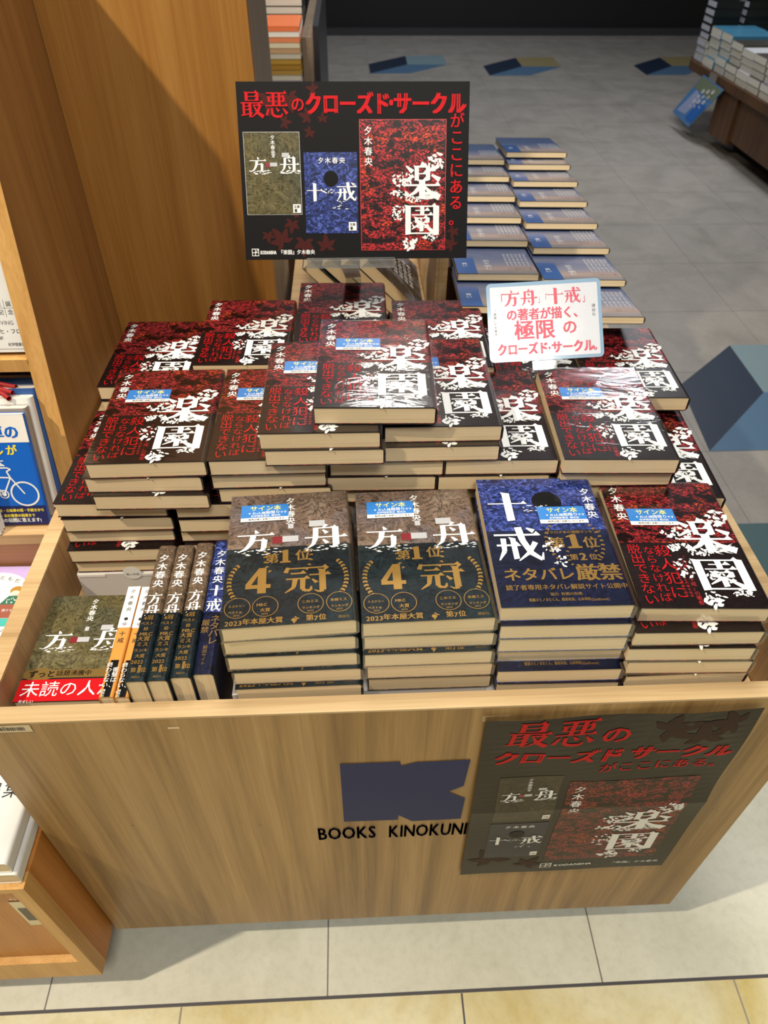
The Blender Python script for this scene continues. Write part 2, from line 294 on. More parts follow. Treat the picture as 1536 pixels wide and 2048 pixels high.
class Art:
    def __init__(self): self.items = []; self.d = 0.0
    def poly(self, pts, mat, d=None):
        d = self.d if d is None else d
        self.items.append((mat, [(x, y, d) for x, y in pts], [tuple(range(len(pts)))])); return self
    def rect(self, x0, x1, y0, y1, mat, d=None): return self.poly([(x0, y0), (x1, y0), (x1, y1), (x0, y1)], mat, d)
    def disc(self, cx, cy, rx, ry, mat, d=None, n=28):
        return self.poly([(cx + rx * math.cos(2 * PI * k / n), cy + ry * math.sin(2 * PI * k / n)) for k in range(n)], mat, d)
    def ring(self, cx, cy, rx, ry, t, mat, a0=0.0, a1=2 * PI, n=32, d=None):
        d = self.d if d is None else d
        vs = []
        for k in range(n + 1):
            a = a0 + (a1 - a0) * k / n
            vs += [(cx + rx * math.cos(a), cy + ry * math.sin(a), d), (cx + (rx - t) * math.cos(a), cy + (ry - t) * math.sin(a), d)]
        self.items.append((mat, vs, [(2 * k, 2 * k + 1, 2 * k + 3, 2 * k + 2) for k in range(n)])); return self
    def line(self, pts, wd, mat, d=None):
        for p in S(*[(x, y, wd) for x, y in pts]): self.poly(p, mat, d)
        return self
    def hand(self, ch, x, y, w_, h_, mat, shear=0.0, d=None):
        for p in HAND[ch]: self.poly([(x + (px + shear * py) / 100 * w_, y + py / 100 * h_) for px, py in p], mat, d)
        return self
    def text(self, s, x, y, size, mat, bold=0.0, vertical=False, sx=1.0, step=None, shear=0.0, d=None, hand=False):
        """CJK cell = size; x, y = lower left of the first cell (top cell when vertical)"""
        d = self.d if d is None else d
        cx, cy = x, y
        for ch in s:
            if ch in ' \u3000': adv = 0.5 * size * sx
            elif hand and ch in HAND:
                self.hand(ch, cx + .03 * size, cy + .03 * size, size * sx * .94, size * .94, mat, shear, d); adv = size * sx
            else:
                vs, fs = glyph(ch, min(bold, 0.0))
                latin = ord(ch) < 0x2000
                if vertical and ch == 'ー':
                    vs = [(1 - (py + .12), 1 - px - .12) for px, py in vs]
                adv = (max(p[0] for p in vs) + 0.07) * size * sx if latin else size * sx
                oy = 0.0 if latin else 0.12
                bx = max(bold, 0.0) * 1.1
                for ox, o2 in ([(0, 0)] if bx < .004 else [(-bx, -bx * .35), (bx, -bx * .35), (-bx, bx * .35), (bx, bx * .35)]):
                    self.items.append((mat, [(cx + (px + ox + shear * py) * size * sx, cy + (py + oy + o2) * size, d) for px, py in vs], fs))
            if vertical: cy -= (step or size)
            else: cx += adv if step is None else step
        return cx
    def leaves(self, cx, cy, rx, ry, n, mat, seed, size=0.0042, d=None):
        rnd = random.Random(seed)
        for _ in range(n):
            a = rnd.uniform(0, 2 * PI); q = math.sqrt(rnd.random()); x = cx + rx * q * math.cos(a); y = cy + ry * q * math.sin(a)
            L = size * rnd.uniform(0.5, 1.35); wd = L * rnd.uniform(0.36, 0.55); t = rnd.uniform(0, 2 * PI); ct, st = math.cos(t), math.sin(t)
            pts = [(-L, 0), (-L * .4, wd * .8), (L * .3, wd), (L, 0), (L * .3, -wd), (-L * .4, -wd * .8)]
            self.poly([(x + px * ct - py * st, y + px * st + py * ct) for px, py in pts], mat, d)
        return self
    def blades(self, cx, cy, rx, ry, n, mat, seed, d=None, tilt=0.1):
        rnd = random.Random(seed)
        for _ in range(n):
            x = cx + rx * rnd.uniform(-1, 1); y = cy + ry * rnd.uniform(-1, 1); L = rnd.uniform(.003, .009); t = tilt + rnd.uniform(-.5, .5)
            self.poly([(x, y - .0006), (x + L * math.cos(t), y + L * math.sin(t)), (x, y + .0009)], mat, d)
        return self
    def fit(self, s, x0, x1, y, size, mat, bold=0.0, d=None, shear=0.0):
        n = len(self.items); e = self.text(s, 0, 0, size, mat, bold, d=d) - .07 * size; del self.items[n:]
        return self.text(s, x0, y, size, mat, bold, sx=(x1 - x0) / e, d=d, shear=shear)
    def maple(self, cx, cy, r, rot, mat, d=None):
        for k in range(5):
            a = rot + (k - 2) * .95; L = r * (.8, 1.05, 1.25, 1.0, .75)[k]; W_ = L * .22; ca, sa_ = math.cos(a), math.sin(a)
            pts = [(0, 0), (L * .3, W_ * .9), (L * .5, W_ * 1.1), (L * .56, W_ * .85), (L * .78, W_ * .6), (L, 0), (L * .74, -W_ * .7), (L * .5, -W_), (L * .3, -W_ * .8)]
            self.poly([(cx + px * ca - py * sa_, cy + px * sa_ + py * ca) for px, py in pts], mat, d)
        return self
    def splash(self, x0, x1, y0, y1, n, mat, seed, d=None):
        rnd = random.Random(seed)
        for _ in range(n):
            x = rnd.uniform(x0, x1); y = rnd.uniform(y0, y1); L = rnd.uniform(.0015, .006); h_ = rnd.uniform(.0003, .0008)
            self.poly([(x, y), (x + L * .5, y - h_), (x + L, y), (x + L * .5, y + h_)], mat, d)
        return self
    def laurel(self, cx, cy, r, a0, a1, n, mat, d=None, size=.0042):
        for k in range(n):
            a = a0 + (a1 - a0) * k / (n - 1); x = cx + r * .8 * math.cos(a); y = cy + r * math.sin(a)
            for s in (-1, 1):
                t = a + (PI / 2 if a1 > a0 else -PI / 2) + s * .6; ct, st = math.cos(t), math.sin(t); L = size; wd = size * .34
                self.poly([(x + px * ct - py * st, y + px * st + py * ct) for px, py in ((0, 0), (L * .5, wd), (L, 0), (L * .5, -wd))], mat, d)
        return self

# titles shared by books, sign and poster; unit square u,v with width w_ and height h_
def art_raku(a, x, y, w_, h_, part='all', d=None, seed=1, white=WHITE, author=True):
    X = lambda u: x + u * w_; Y = lambda v: y + v * h_; s = w_ / .131
    if part in ('all', 'top'):
        if author: a.text('夕木春央', X(.05), Y(.885), .0125 * s, white, .012, True, step=.0142 * s, d=d)
        a.hand('楽', X(.51), Y(.400), .056 * s, .052 * s, white, d=d)
        a.leaves(X(.89), Y(.68), .012 * s, .013 * s, 30, white, seed, .0034 * s, d)
        a.leaves(X(.49), Y(.55), .016 * s, .010 * s, 44, white, seed + 1, .0026 * s, d)
        a.leaves(X(.46), Y(.44), .015 * s, .005 * s, 30, white, seed + 2, .0026 * s, d)
        a.blades(X(.80), Y(.425), .012 * s, .005 * s, 70, white, seed + 3, d)
        a.leaves(X(.62), Y(.40), .014 * s, .005 * s, 34, white, seed + 4, .002 * s, d)
    if part in ('all', 'low'):
        a.hand('園', X(.52), Y(.115), .054 * s, .046 * s, white, d=d)
        a.leaves(X(.45), Y(.28), .011 * s, .014 * s, 30, white, seed + 5, .0024 * s, d)
        a.leaves(X(.67), Y(.22), .010 * s, .008 * s, 18, white, seed + 6, .0022 * s, d)
        a.leaves(X(.58), Y(.055), .012 * s, .010 * s, 28, white, seed + 7, .0034 * s, d)
        a.leaves(X(.82), Y(.10), .011 * s, .006 * s, 20, white, seed + 8, .0024 * s, d)
def art_hako(a, x, y, w_, h_, d=None, v0=.56, author=True, seed=3):
    X = lambda u: x + u * w_; Y = lambda v: y + v * h_; s = w_ / .131
    if author: a.text('夕木春央', X(.465), Y(.905), .0105 * s, WHITE, .014, True, step=.0108 * s, d=d)
    a.rect(X(.485), X(.53), Y(v0 + .135), Y(v0 + .175), SILVER, d)
    a.rect(X(.66), X(.79), Y(v0 + .14), Y(v0 + .19), SILVER, d)
    a.rect(X(.36), X(.45), Y(v0 + .02), Y(v0 + .075), CRIMS, d); a.rect(X(.44), X(.57), Y(v0 + .028), Y(v0 + .075), SILVER, d)
    dd = (d or 0) + .0002
    a.hand('方', X(.07), Y(v0 - .04), .040 * s, .033 * s, WHITE, d=dd); a.hand('舟', X(.62), Y(v0 - .04), .045 * s, .036 * s, WHITE, d=dd)
    a.splash(X(.04), X(.42), Y(v0 - .065), Y(v0 - .02), 26, WHITE, seed, dd); a.splash(X(.60), X(.96), Y(v0 - .06), Y(v0 - .02), 26, WHITE, seed + 1, dd)
def art_jik_top(a, x, y, w_, h_, d=None):
    X = lambda u: x + u * w_; Y = lambda v: y + v * h_; s = w_ / .131
    a.disc(X(.56), Y(.79), .0165 * s, .0165 * s, BLACK, d)
    dd = (d or 0) + .0002
    a.hand('十', X(.05), Y(.63), .044 * s, .046 * s, WHITE, d=dd)
    a.splash(X(.34), X(.55), Y(.70), Y(.76), 22, WHITE, 5, dd)

# ------------------------------------------------------------------ books
def cover_profile(W, t, k=.0008, r=.005, n=5):
    """C-shaped jacket: open at the fore edge (x=0), rounded spine at x=W"""
    o = [(0, t), (W - r, t)] + [(W - r + r * math.sin(a), t - r + r * math.cos(a)) for a in [PI / 2 * i / n for i in range(1, n + 1)]]
    o += [(W - r + r * math.cos(a), r - r * math.sin(a)) for a in [PI / 2 * i / n for i in range(0, n + 1)]] + [(0, 0)]
    ri = r - k
    i = [(0, k), (W - r, k)] + [(W - r + ri * math.sin(a), r - ri * math.cos(a)) for a in [PI / 2 * j / n for j in range(1, n + 1)]]
    i += [(W - r + ri * math.cos(a), t - r + ri * math.sin(a)) for a in [PI / 2 * j / n for j in range(0, n + 1)]] + [(0, t - k)]
    return o + i
MESHES = {}
def cached(key, fn):
    if key not in MESHES: MESHES[key] = fn()
    return MESHES[key]
def top_fn(t): return lambda x, y, d: (x, y, t + .0003 + d)
def spine_fn(W, t): return lambda a, b, d: (W + .0003 + d, b, t - a)

JEDGE = plain('dark_jacket_edge', rgb(44, 40, 38), .6)
def cover_mesh(key, W, D, t, base, art=None, spine=None, r=None, dark_edge=False):
    def mk():
        m = MB(); r_ = r or min(.005, t * .42)
        m.prism(cover_profile(W, t, r=r_), 0, D, base, lambda p, q, a: (p, a, q))
        if dark_edge:
            k = m.mi(JEDGE); m.m[-1] = k; m.m[-2] = k
        if art: m.art(art, top_fn(t))
        if spine: m.art(spine, spine_fn(W, t))
        return m.mesh(key)
    return cached(key, mk)
def pages_mesh(W, D, t, mat=PAGES):
    key = 'pages%.4f_%.4f_%.4f%s' % (W, D, t, mat.name)
    return cached(key, lambda: MB().box(.0012, W - .0022, .0007, D - .0007, .0009, t - .0009, mat).mesh(key))
def band_mesh(key, W, y0, y1, t, base, art=None, spine=None):
    def mk():
        m = MB(); e = .00035; pr = [(p, q) for p, q in cover_profile(W + e, t + 2 * e, k=.0003, r=min(.005, t * .42) + e)]
        m.prism(pr, y0, y1, base, lambda p, q, a: (p, a, q - e))
        if art: m.art(art, lambda x, y, d: (x, y, t + .00065 + d))
        if spine: m.art(spine, lambda a, b, d: (W + .00065 + d, b, t - a))
        return m.mesh(key)
    return cached(key, mk)
def wrap_mesh(W, D, t):
    key = 'wrap%.4f%.4f%.4f' % (W, D, t)
    def mk():
        m = MB(); e = .0011; pr = [(-e, -.0006), (W - .004, -.0006), (W + e, .003), (W + e, t - .003), (W - .004, t + .0014), (-e, t + .0014)]
        m.prism(pr, -e, D + e, FILM, lambda p, q, a: (p, a, q))
        return m.mesh(key)
    return cached(key, mk)
def sticker_mesh():
    def mk():
        m = MB(); a = Art(); w_, h_ = .052, .026
        a.rect(0, w_, 0, h_, PAPER); a.d = .0001; a.rect(0, w_, h_ * .22, h_, STBLUE); a.d = .0002
        a.text('サイン本', .0095, h_ * .62, .0086, STYEL, .012); a.text('※お1人様', .008, h_ * .41, .0042, WHITE, .01); a.text('1冊限り', .0245, h_ * .40, .0055, WHITE, .01); a.text('です', .0425, h_ * .41, .0040, WHITE, .01)
        a.text('紀伊國屋書店\u3000横浜店', .011, h_ * .25, .0034, WHITE, .01); a.text('転売は固くお断りいたします', .0085, h_ * .05, .0030, INK, .01)
        m.art(a, lambda x, y, d: (x, y, d)); m.box(0, w_, 0, h_, -.0002, -.00005, PAPER)
        return m.mesh('sticker')
    return cached('sticker', mk)

W0, D0, T0 = .131, .188, .0212
# --- the red-foliage novel
def raku_arts():
    a = Art(); a.d = .0006; art_raku(a, 0, 0, W0, D0, 'top', d=.0006)
    b = Art(); art_raku(b, 0, 0, W0, D0, 'low')
    b.text('殺人犯に', .0335, .0685, .0178, RED, -.008, True, step=.0190); b.text('ならなければ', .0215, .0715, .0128, RED, -.010, True, step=.0128); b.text('脱出できない', .0055, .0725, .0150, RED, -.008, True, step=.0138)
    b.text('『方舟』『十戒』の著者', .0575, .064, .0062, REDD, -.006, True, step=.0060)
    for k in range(2): b.text('二作品を超える衝撃の結末', .0525 - .005 * k, .060, .0036, REDD, -.004, True, step=.0042)
    return a, b
RA, RB = raku_arts()
sp_r = Art(); sp_r.text('夕木春央', .005, .150, .0105, WHITE, .01, True, step=.0125); sp_r.hand('楽', .0045, .092, .012, .012, WHITE); 
sp_rb = Art(); sp_rb.hand('園', .0045, .078, .012, .012, WHITE); sp_rb.text('殺人犯に', .0055, .055, .010, RED, 0, True, step=.012)
# --- the brown-rock novel
HA = Art(); art_hako(HA, 0, 0, W0, D0)
HB = Art()
HB.text('第', .040, .0800, .0145, GOLD, .02); HB.poly([(.0555, .0800), (.0665, .0800), (.0665, .0820), (.0640, .0825), (.0640, .0985), (.0605, .0985), (.0550, .0960), (.0550, .0945), (.0582, .0950), (.0582, .0825), (.0555, .0820)], GOLD); HB.text('位', .071, .0815, .0165, GOLD, .02)
HB.laurel(.064, .088, .030, PI * .82, PI * 1.2, 6, GOLD, size=.003); HB.laurel(.064, .088, .030, PI * .18, -PI * .2, 6, GOLD, size=.003)
HB.poly([(.0215, .0470), (.0335, .0470), (.0335, .0405), (.0420, .0405), (.0420, .0470), (.0465, .0470), (.0465, .0520), (.0420, .0520), (.0420, .0745), (.0345, .0745), (.0215, .0530)], GOLD)
HB.poly([(.0275, .0520), (.0335, .0520), (.0335, .0640)], NAVYT, .0002)
HB.hand('冠', .060, .038, .047, .036, GOLD)
HB.laurel(.030, .056, .031, PI * .72, PI * 1.22, 11, GOLD); HB.laurel(.098, .056, .031, PI * .28, -PI * .22, 11, GOLD)
for k, (cx, l1, l2) in enumerate(((.0150, 'ミステリー', 'ベスト10'), (.0420, 'MRC', '大賞'), (.0860, 'このミス', 'ランキング'), (.1140, '本格ミス', 'ランキング'))):
    HB.disc(cx, .0235, .0128, .0128, GOLD, .0001); HB.disc(cx, .0235, .0121, .0121, NAVYT, .0002)
    n1 = .0165 / max(len(l1) * (.66 if l1 == 'MRC' else 1), 3.4); n2 = .0175 / max(len(l2), 3.6)
    HB.text(l1, cx - .0087, .0240, n1, GOLD, .02, d=.0003); HB.text(l2, cx - (.0087 if len(l2) > 2 else .0050), .0165, n2 if len(l2) > 2 else .005, GOLD, .02, d=.0003)
    HB.text('2022' if k < 3 else '2023', cx - .0035, .0132, .0030, GOLD, .01, d=.0003)
HB.text('2023年本屋大賞', .004, .0022, .0078, GOLD, .02); HB.text('第7位', .0810, .0022, .0078, GOLD, .02)
HB.leaves(.071, .005, .003, .003, 12, GOLD, 8, .0018); HB.text('講談社', .112, .003, .0038, GOLDD, 0)
sp_h = Art(); sp_h.text('夕木春央', .0045, .1615, .0120, WHITE, .014, True, step=.0130); sp_h.hand('方', .0030, .0985, .0155, .0165, WHITE); sp_h.hand('舟', .0030, .0820, .0155, .0165, WHITE)
sp_hb = Art()
for k, (s_, sz) in enumerate((('4冠', .0080), ('ベスト', .0055), ('10', .0075), ('MRC', .0075), ('大賞', .0078), ('ミス', .0075), ('ランキ', .0058), ('大賞', .0060), ('2022', .0070))):
    n = sum(.6 if ord(c_) < 256 else 1 for c_ in s_) * sz; sp_hb.text(s_, .0106 - n / 2, .0765 - .0070 * k, sz * .84, GOLD, .02)
sp_hb.text('第', .0035, .0100, .0060, GOLD, .02); sp_hb.text('1', .0092, .0098, .0125, GOLD, .05); sp_hb.text('位', .0135, .0100, .0060, GOLD, .02); sp_hb.text('講談社', .0062, .003, .0030, GOLDD, 0)
# --- the dark-blue novel
JA = Art(); art_jik_top(JA, 0, 0, W0, D0); JA.text('夕木春央', .1135, .158, .0118, WHITE, .012, True, step=.0125)
JB = Art(); JB.hand('戒', .006, .059, .050, .050, WHITE); JB.leaves(.066, .078, .010, .012, 26, WHITE, 12, .0026); JB.leaves(.070, .058, .008, .008, 14, WHITE, 13, .0020)
JB.text('第', .063, .0760, .0170, GOLD, .02); JB.poly([(.0825, .0760), (.0965, .0760), (.0965, .0785), (.0932, .0790), (.0932, .0965), (.0895, .0965), (.0822, .0935), (.0822, .0915), (.0862, .0925), (.0862, .0790), (.0825, .0785)], GOLD); JB.text('位', .0985, .0760, .0170, GOLD, .02)
JB.laurel(.0900, .085, .036, PI * .75, PI * 1.2, 9, GOLD, size=.0034); JB.laurel(.0900, .085, .036, PI * .25, -PI * .2, 9, GOLD, size=.0034)
JB.text('第', .0800, .0590, .0090, GOLD, .02); JB.text('2', .0905, .0590, .0140, GOLD, .04); JB.text('位', .1000, .0590, .0090, GOLD, .02)
JB.laurel(.0945, .0635, .020, PI * .75, PI * 1.25, 6, GOLD, size=.0026); JB.laurel(.0945, .0635, .020, PI * .25, -PI * .25, 6, GOLD, size=.0026)
JB.text('ブクログ本の週間ランキング', .062, .0975, .0046, GOLD, .015)
JB.text('ネタバレ', .008, .0320, .0185, GOLD, .02, sx=.98); JB.text('厳禁', .0810, .0310, .0235, GOLD, .025)
JB.text('読了者専用ネタバレ解説サイト公開中', .0080, .0205, .0074, GOLD, .015, sx=.96)
JB.text('協力 有栖川有栖', .050, .0130, .0042, GOLD, .01); JB.text('齋藤ヌヒノまむくん、藤原祐哉、山本祥彰(QuizKnock)', .0280, .0060, .0044, GOLD, .01, sx=.72)
sp_j = Art(); sp_j.text('夕木春央', .0045, .1600, .0120, WHITE, .012, True, step=.0132); sp_j.hand('十', .0030, .1020, .0150, .0155, WHITE); sp_j.hand('戒', .0025, .0800, .0165, .0180, WHITE)
sp_jb = Art(); sp_jb.text('ネタバレ', .0095, .0640, .0110, GOLDD, .01, True, step=.0095); sp_jb.text('厳禁', .0010, .0600, .0090, GOLDD, .01, True, step=.0095); sp_jb.text('解説サイト', .0065, .030, .0050, GOLDD, 0, True, step=.0050)
# --- blue-dusk paperback
def dusk_mat():
    m, nt, b = new_mat('blue_dusk_print'); tc = nt.nodes.new('ShaderNodeTexCoord'); sp = nt.nodes.new('ShaderNodeSeparateXYZ'); nt.links.new(tc.outputs['Object'], sp.inputs[0])
    mp = tex_base(nt, (8, 20, 8)); n = noise(nt, mp, 1.0, 4, .5)
    ad = nt.nodes.new('ShaderNodeMath'); ad.operation = 'MULTIPLY_ADD'; ad.inputs[1].default_value = .03; nt.links.new(n.outputs['Fac'], ad.inputs[0]); nt.links.new(sp.outputs['Y'], ad.inputs[2])
    mr = nt.nodes.new('ShaderNodeMapRange'); mr.inputs['From Max'].default_value = .2; nt.links.new(ad.outputs[0], mr.inputs['Value'])
    r = ramp(nt, mr.outputs[0], [(.08, rgb(112, 112, 116)), (.2, rgb(158, 138, 130)), (.34, rgb(118, 120, 138)), (.6, rgb(66, 84, 124)), (1, rgb(62, 78, 112))])
    nt.links.new(r.outputs['Color'], b.inputs['Base Color']); b.inputs['Roughness'].default_value = .34; b.inputs['Specular IOR Level'].default_value = .25; return m
DUSK = dusk_mat(); DUSKB = plain('deep_blue_print', rgb(44, 84, 146), .3)
BA = Art(); BA.rect(0, .032, 0, .085, DUSKB)
for ch_, u, v, s_ in (('青', .0100, .045, .010), ('い', .0100, .034, .010)): BA.text(ch_, u, v, s_, WHITE, 0)
BA.text('凪を編む', .046, .060, .0120, WHITE, -.008, True, step=.0135)
for k in range(6): BA.text('海辺の町で静かに暮らす人', .083 + .0068 * k, .100, .0052, WHITE, -.006, True, step=.0056)
for k in range(2): BA.text('もう一度会いたいと願う', .083, .026 - .006 * k, .0038, GOLDD, 0)

KINDS = {
 'raku': dict(W=W0, D=D0, t=T0, base=FOL, art=RA, spine=sp_r, band=(BANDR, 0, .0895, RB, sp_rb), st=(.0195, .116)),
 'hako': dict(W=W0, D=D0, t=T0, base=ROCK, art=HA, spine=None, band=(NAVYT, 0, .1035, HB, None), st=(.0120, .1440)),
 'jik': dict(W=W0, D=D0, t=T0, base=WATER, art=JA, spine=None, band=(NAVYB, 0, .1035, JB, None), st=(.0600, .1130)),
 'hako_spine': dict(W=W0, D=D0, t=T0, base=ROCKS, art=HA, spine=sp_h, band=(NAVYT, 0, .0860, HB, sp_hb), st=None),
 'jik_spine': dict(W=W0, D=D0, t=T0, base=WATER, art=JA, spine=sp_j, band=(NAVYB, 0, .0790, None, sp_jb), st=None),
 'dusk': dict(W=.131, D=D0, t=.0115, base=DUSK, art=BA, spine=None, band=None, st=None),
}
def book(kind, loc, rot, label, group, name='novel', sticker=False, wrap=False):
    k = KINDS[kind]; r = thing(name, label, 'book', loc, rot, group)
    link('jacket', cover_mesh(kind, k['W'], k['D'], k['t'], k['base'], k['art'], k['spine'], dark_edge=True), r)
    link('page_block', pages_mesh(k['W'], k['D'], k['t']), r)
    if k['band']:
        b = k['band']; link('paper_band', band_mesh(kind + 'band', k['W'], b[1], b[2], k['t'], b[0], b[3], b[4]), r)
    if sticker:
        s = link('sticker', sticker_mesh(), r); s.location = (k['st'][0], k['st'][1], k['t'] + .0012); s['label'] = 'blue and white signed-copy sticker'
    if wrap: link('shrink_wrap', wrap_mesh(k['W'], k['D'], k['t']), r)
    return r
ORD = ['topmost', 'second from top', 'third from top', 'fourth from top', 'fifth from top', 'sixth from top']
DESC = {'raku': 'black-and-red novel', 'hako': 'brown-rock-cover novel with dark gold-lettered band', 'jik': 'dark blue novel with gold-lettered band'}
def stack(kind, ztop, places, where, group, dz=.0225, sticker=False, wrap=False, desc=None):
    for k, (x, y, a) in enumerate(places):
        d_ = desc or DESC[kind]
        if len(places) > 1: lab = '%s, %s of %s' % (d_, ORD[k], where)
        else: lab = '%s, %s' % (d_, where)
        c = KINDS[kind]
        book(kind, (x, y, ztop - dz * k - c['t'] - (.0014 if wrap else .0008)), (0, 0, R(a)), lab, group, sticker=sticker and k == 0, wrap=wrap)

# ================================================================== SETTING
def floor_():
    m = MB()
    def tile_mat(name, c0, c1, c2, rough):
        mt, nt, b = new_mat(name); mp = tex_base(nt, (1, 1, 1)); n = noise(nt, mp, 5, 8, .62, .6); n2 = noise(nt, mp, 70, 4, .7)
        r = ramp(nt, n.outputs['Fac'], [(.3, c0), (.55, c1), (.75, c2)]); r2 = ramp(nt, n2.outputs['Fac'], [(.3, (.86, .86, .84, 1)), (.55, (1, 1, 1, 1))])
        nt.links.new(mix(nt, r.outputs['Color'], r2.outputs['Color'], .7), b.inputs['Base Color']); b.inputs['Roughness'].default_value = rough; return mt
    white = tile_mat('pale_stone_tile', rgb(196, 196, 178), rgb(210, 210, 194), rgb(216, 216, 202), .42)
    yel = tile_mat('yellow_stone_tile', rgb(196, 176, 106), rgb(218, 212, 176), rgb(222, 220, 196), .42)
    grey = tile_mat('grey_vinyl_tile', rgb(134, 130, 124), rgb(150, 145, 139), rgb(158, 153, 147), .5)
    joint = plain('tile_joint', rgb(74, 72, 76), .6); gj = plain('fine_joint', rgb(112, 108, 104), .6); wj = plain('pale_joint', rgb(150, 144, 126), .6)
    m.add([(-4, -1.5, 0), (6, -1.5, 0), (6, .305, 0), (-4, .305, 0)], [(0, 1, 2, 3)], yel)
    m.add([(-4, .305, 0), (6, .305, 0), (6, .755, 0), (-4, .755, 0)], [(0, 1, 2, 3)], white)
    m.add([(-4, .755, 0), (6, .755, 0), (6, 9.2, 0), (-4, 9.2, 0)], [(0, 1, 2, 3)], grey)
    z = .0004
    def ln(x0, x1, y0, y1, mt): m.add([(x0, y0, z), (x1, y0, z), (x1, y1, z), (x0, y1, z)], [(0, 1, 2, 3)], mt)
    ln(-4, 6, .3005, .3055, joint); ln(-4, 6, .7545, .7565, gj)
    for k in range(-8, 13):
        x = -.068 + .4485 * k; ln(x - .0011, x + .0011, .3055, .755, gj)
        x = -.30 + .4485 * k; ln(x - .0015, x + .0015, -1.5, .3, joint if k == 1 else wj)
    for k in range(-8, 13): x = .18 + .45 * k; ln(x - .0008, x + .0008, .76, 9.2, gj)
    for k in range(0, 19): y = 1.23 + .45 * k; ln(-4, 6, y - .0008, y + .0008, gj)
    navy = plain('inlay_navy', rgb(22, 38, 60), .5); mid = plain('inlay_blue', rgb(74, 106, 136), .5); pale = plain('inlay_pale_blue', rgb(118, 140, 148), .5); oc = plain('inlay_ochre', rgb(140, 128, 90), .5); teal = plain('inlay_teal', rgb(70, 96, 100), .5)
    z = .0008
    def pl(pts, mt): m.add([(x, y, z) for x, y in pts], [tuple(range(len(pts)))], mt)
    A, B_, C_, D_ = (1.409, 2.311), (1.129, 2.051), (1.089, 1.681), (1.399, 1.996)
    pl([A, B_, C_, D_], navy); pl([D_, C_, (1.55, 1.681), (1.86, 1.996)], mid); pl([A, D_, (1.86, 1.996), (1.87, 2.311)], pale)
    pl([(1.04, 1.36), (1.13, 1.36), (1.13, 1.03), (1.04, 1.03)], teal)
    for ox, oy, top in ((0, 0, pale), (2.29, -.07, oc), (.98, -.08, oc)):
        P = lambda x, y: (x + ox, y + oy)
        a, b, c, d_ = P(.525, 7.415), P(.186, 7.09), P(.189, 6.735), P(.52, 7.07)
        pl([a, b, c, d_], navy); pl([d_, c, P(.52, 6.735), P(.86, 7.06)], mid); pl([a, d_, P(.86, 7.06), P(.866, 7.45)], top)
    pl([(-.62, 7.05), (-.33, 7.05), (-.33, 7.42), (-.62, 7.42)], mid)
    return struct(m.build('floor'))
floor_()
bw = plain('black_wall_paint', rgb(7, 7, 8), .6)
struct(MB().box(-4, 6, 8.42, 8.5, .06, 3.0, bw).build('wall_back'))
struct(MB().box(-4, 6, 8.36, 8.42, 0, .06, plain('dark_grey_skirting', rgb(52, 52, 56), .6)).build('baseboard_back'))

# ================================================================== DISPLAY CART
cart = thing('display_cart', 'oak display cart with navy logo, holding the piled novels in its open tray', 'display cart', (0, 0, 0))
X0, X1, Y0, Y1, ZB, ZR = -.399, .494, .389, 1.10, .092, .710
fp = MB().box(X0, X1, Y0, Y0 + .019, ZB, ZR - .003, OAK)
scr = plain('dark_scratch', rgb(96, 68, 36), .6); sa = Art(); rnd = random.Random(4)
for _ in range(26):
    x = rnd.uniform(-.36, .45); y = rnd.uniform(.12, .69); L = rnd.uniform(.001, .006); t = rnd.choice((0.05, .2, 1.3, 2.4)); sa.line([(x, y), (x + L * math.cos(t), y + L * math.sin(t))], .0006, scr)
sa.rect(-.200, -.188, .6885, .6925, CREAMP)
fp.art(sa, lambda x, y, d: (x, Y0 - .0003, y)); fp.build('front_panel', cart)
MB().box(X0, X0 + .020, Y0 + .019, Y1, ZB, ZR - .003, OAKIN).build('side_panel', cart)
MB().box(X1 - .020, X1, Y0 + .019, Y1, ZB, ZR - .003, OAKIN).build('side_panel', cart)
MB().box(X0 + .02, X1 - .02, Y1 - .02, Y1, ZB, ZR - .003, OAKIN).build('back_panel', cart)
MB().box(X0, X1, Y0, Y0 + .019, ZR - .0029, ZR, OAKX).build('rim_strip', cart)
MB().box(X0, X0 + .020, Y0 + .0191, Y1, ZR - .0029, ZR, OAKY).build('rim_strip', cart)
MB().box(X1 - .020, X1, Y0 + .0191, Y1, ZR - .0029, ZR, OAKY).build('rim_strip', cart)
MB().box(X0 + .021, X1 - .021, Y0 + .020, Y1 - .021, .595, .613, OAKFL).build('tray_board', cart)
# stepped risers that carry the piles
for x0, x1, y0, y1, z1 in ((-.1370, -.001, .420, .606, .6985), (.0005, .133, .420, .606, .6985), (.134, .272, .420, .606, .6880), (.279, .412, .420, .606, .6985),
                           (-.080, .178, .640, .80, .778), (.2330, .308, .640, .78, .7888), (.3125, .445, .625, .80, .7405), (-.214, -.085, .635, .80, .698),
                           (-.365, -.228, .870, 1.055, .749), (-.226, -.092, .855, 1.040, .791), (-.080, .044, .880, 1.05, .808), (.060, .180, .830, .99, .810), (.190, .308, .82, .97, .794), (.325, .445, .82, .96, .795)):
    MB().box(x0, x1, y0, y1, .6132, z1, CARTON).build('riser', cart)
for x in (-.34, .44):
    for y in (.45, 1.04):
        cs = MB(); cs.prism([(.022 * math.cos(2 * PI * k / 20), .022 + .022 * math.sin(2 * PI * k / 20)) for k in range(20)], x - .01, x + .01, plain('caster_rubber', rgb(40, 40, 42), .7), lambda p, q, a, y=y: (a, y + p, q))
        cs.box(x - .016, x + .016, y - .02, y + .02, .045, .0915, CHROME); cs.build('caster', cart)
lo = MB(); la = Art()
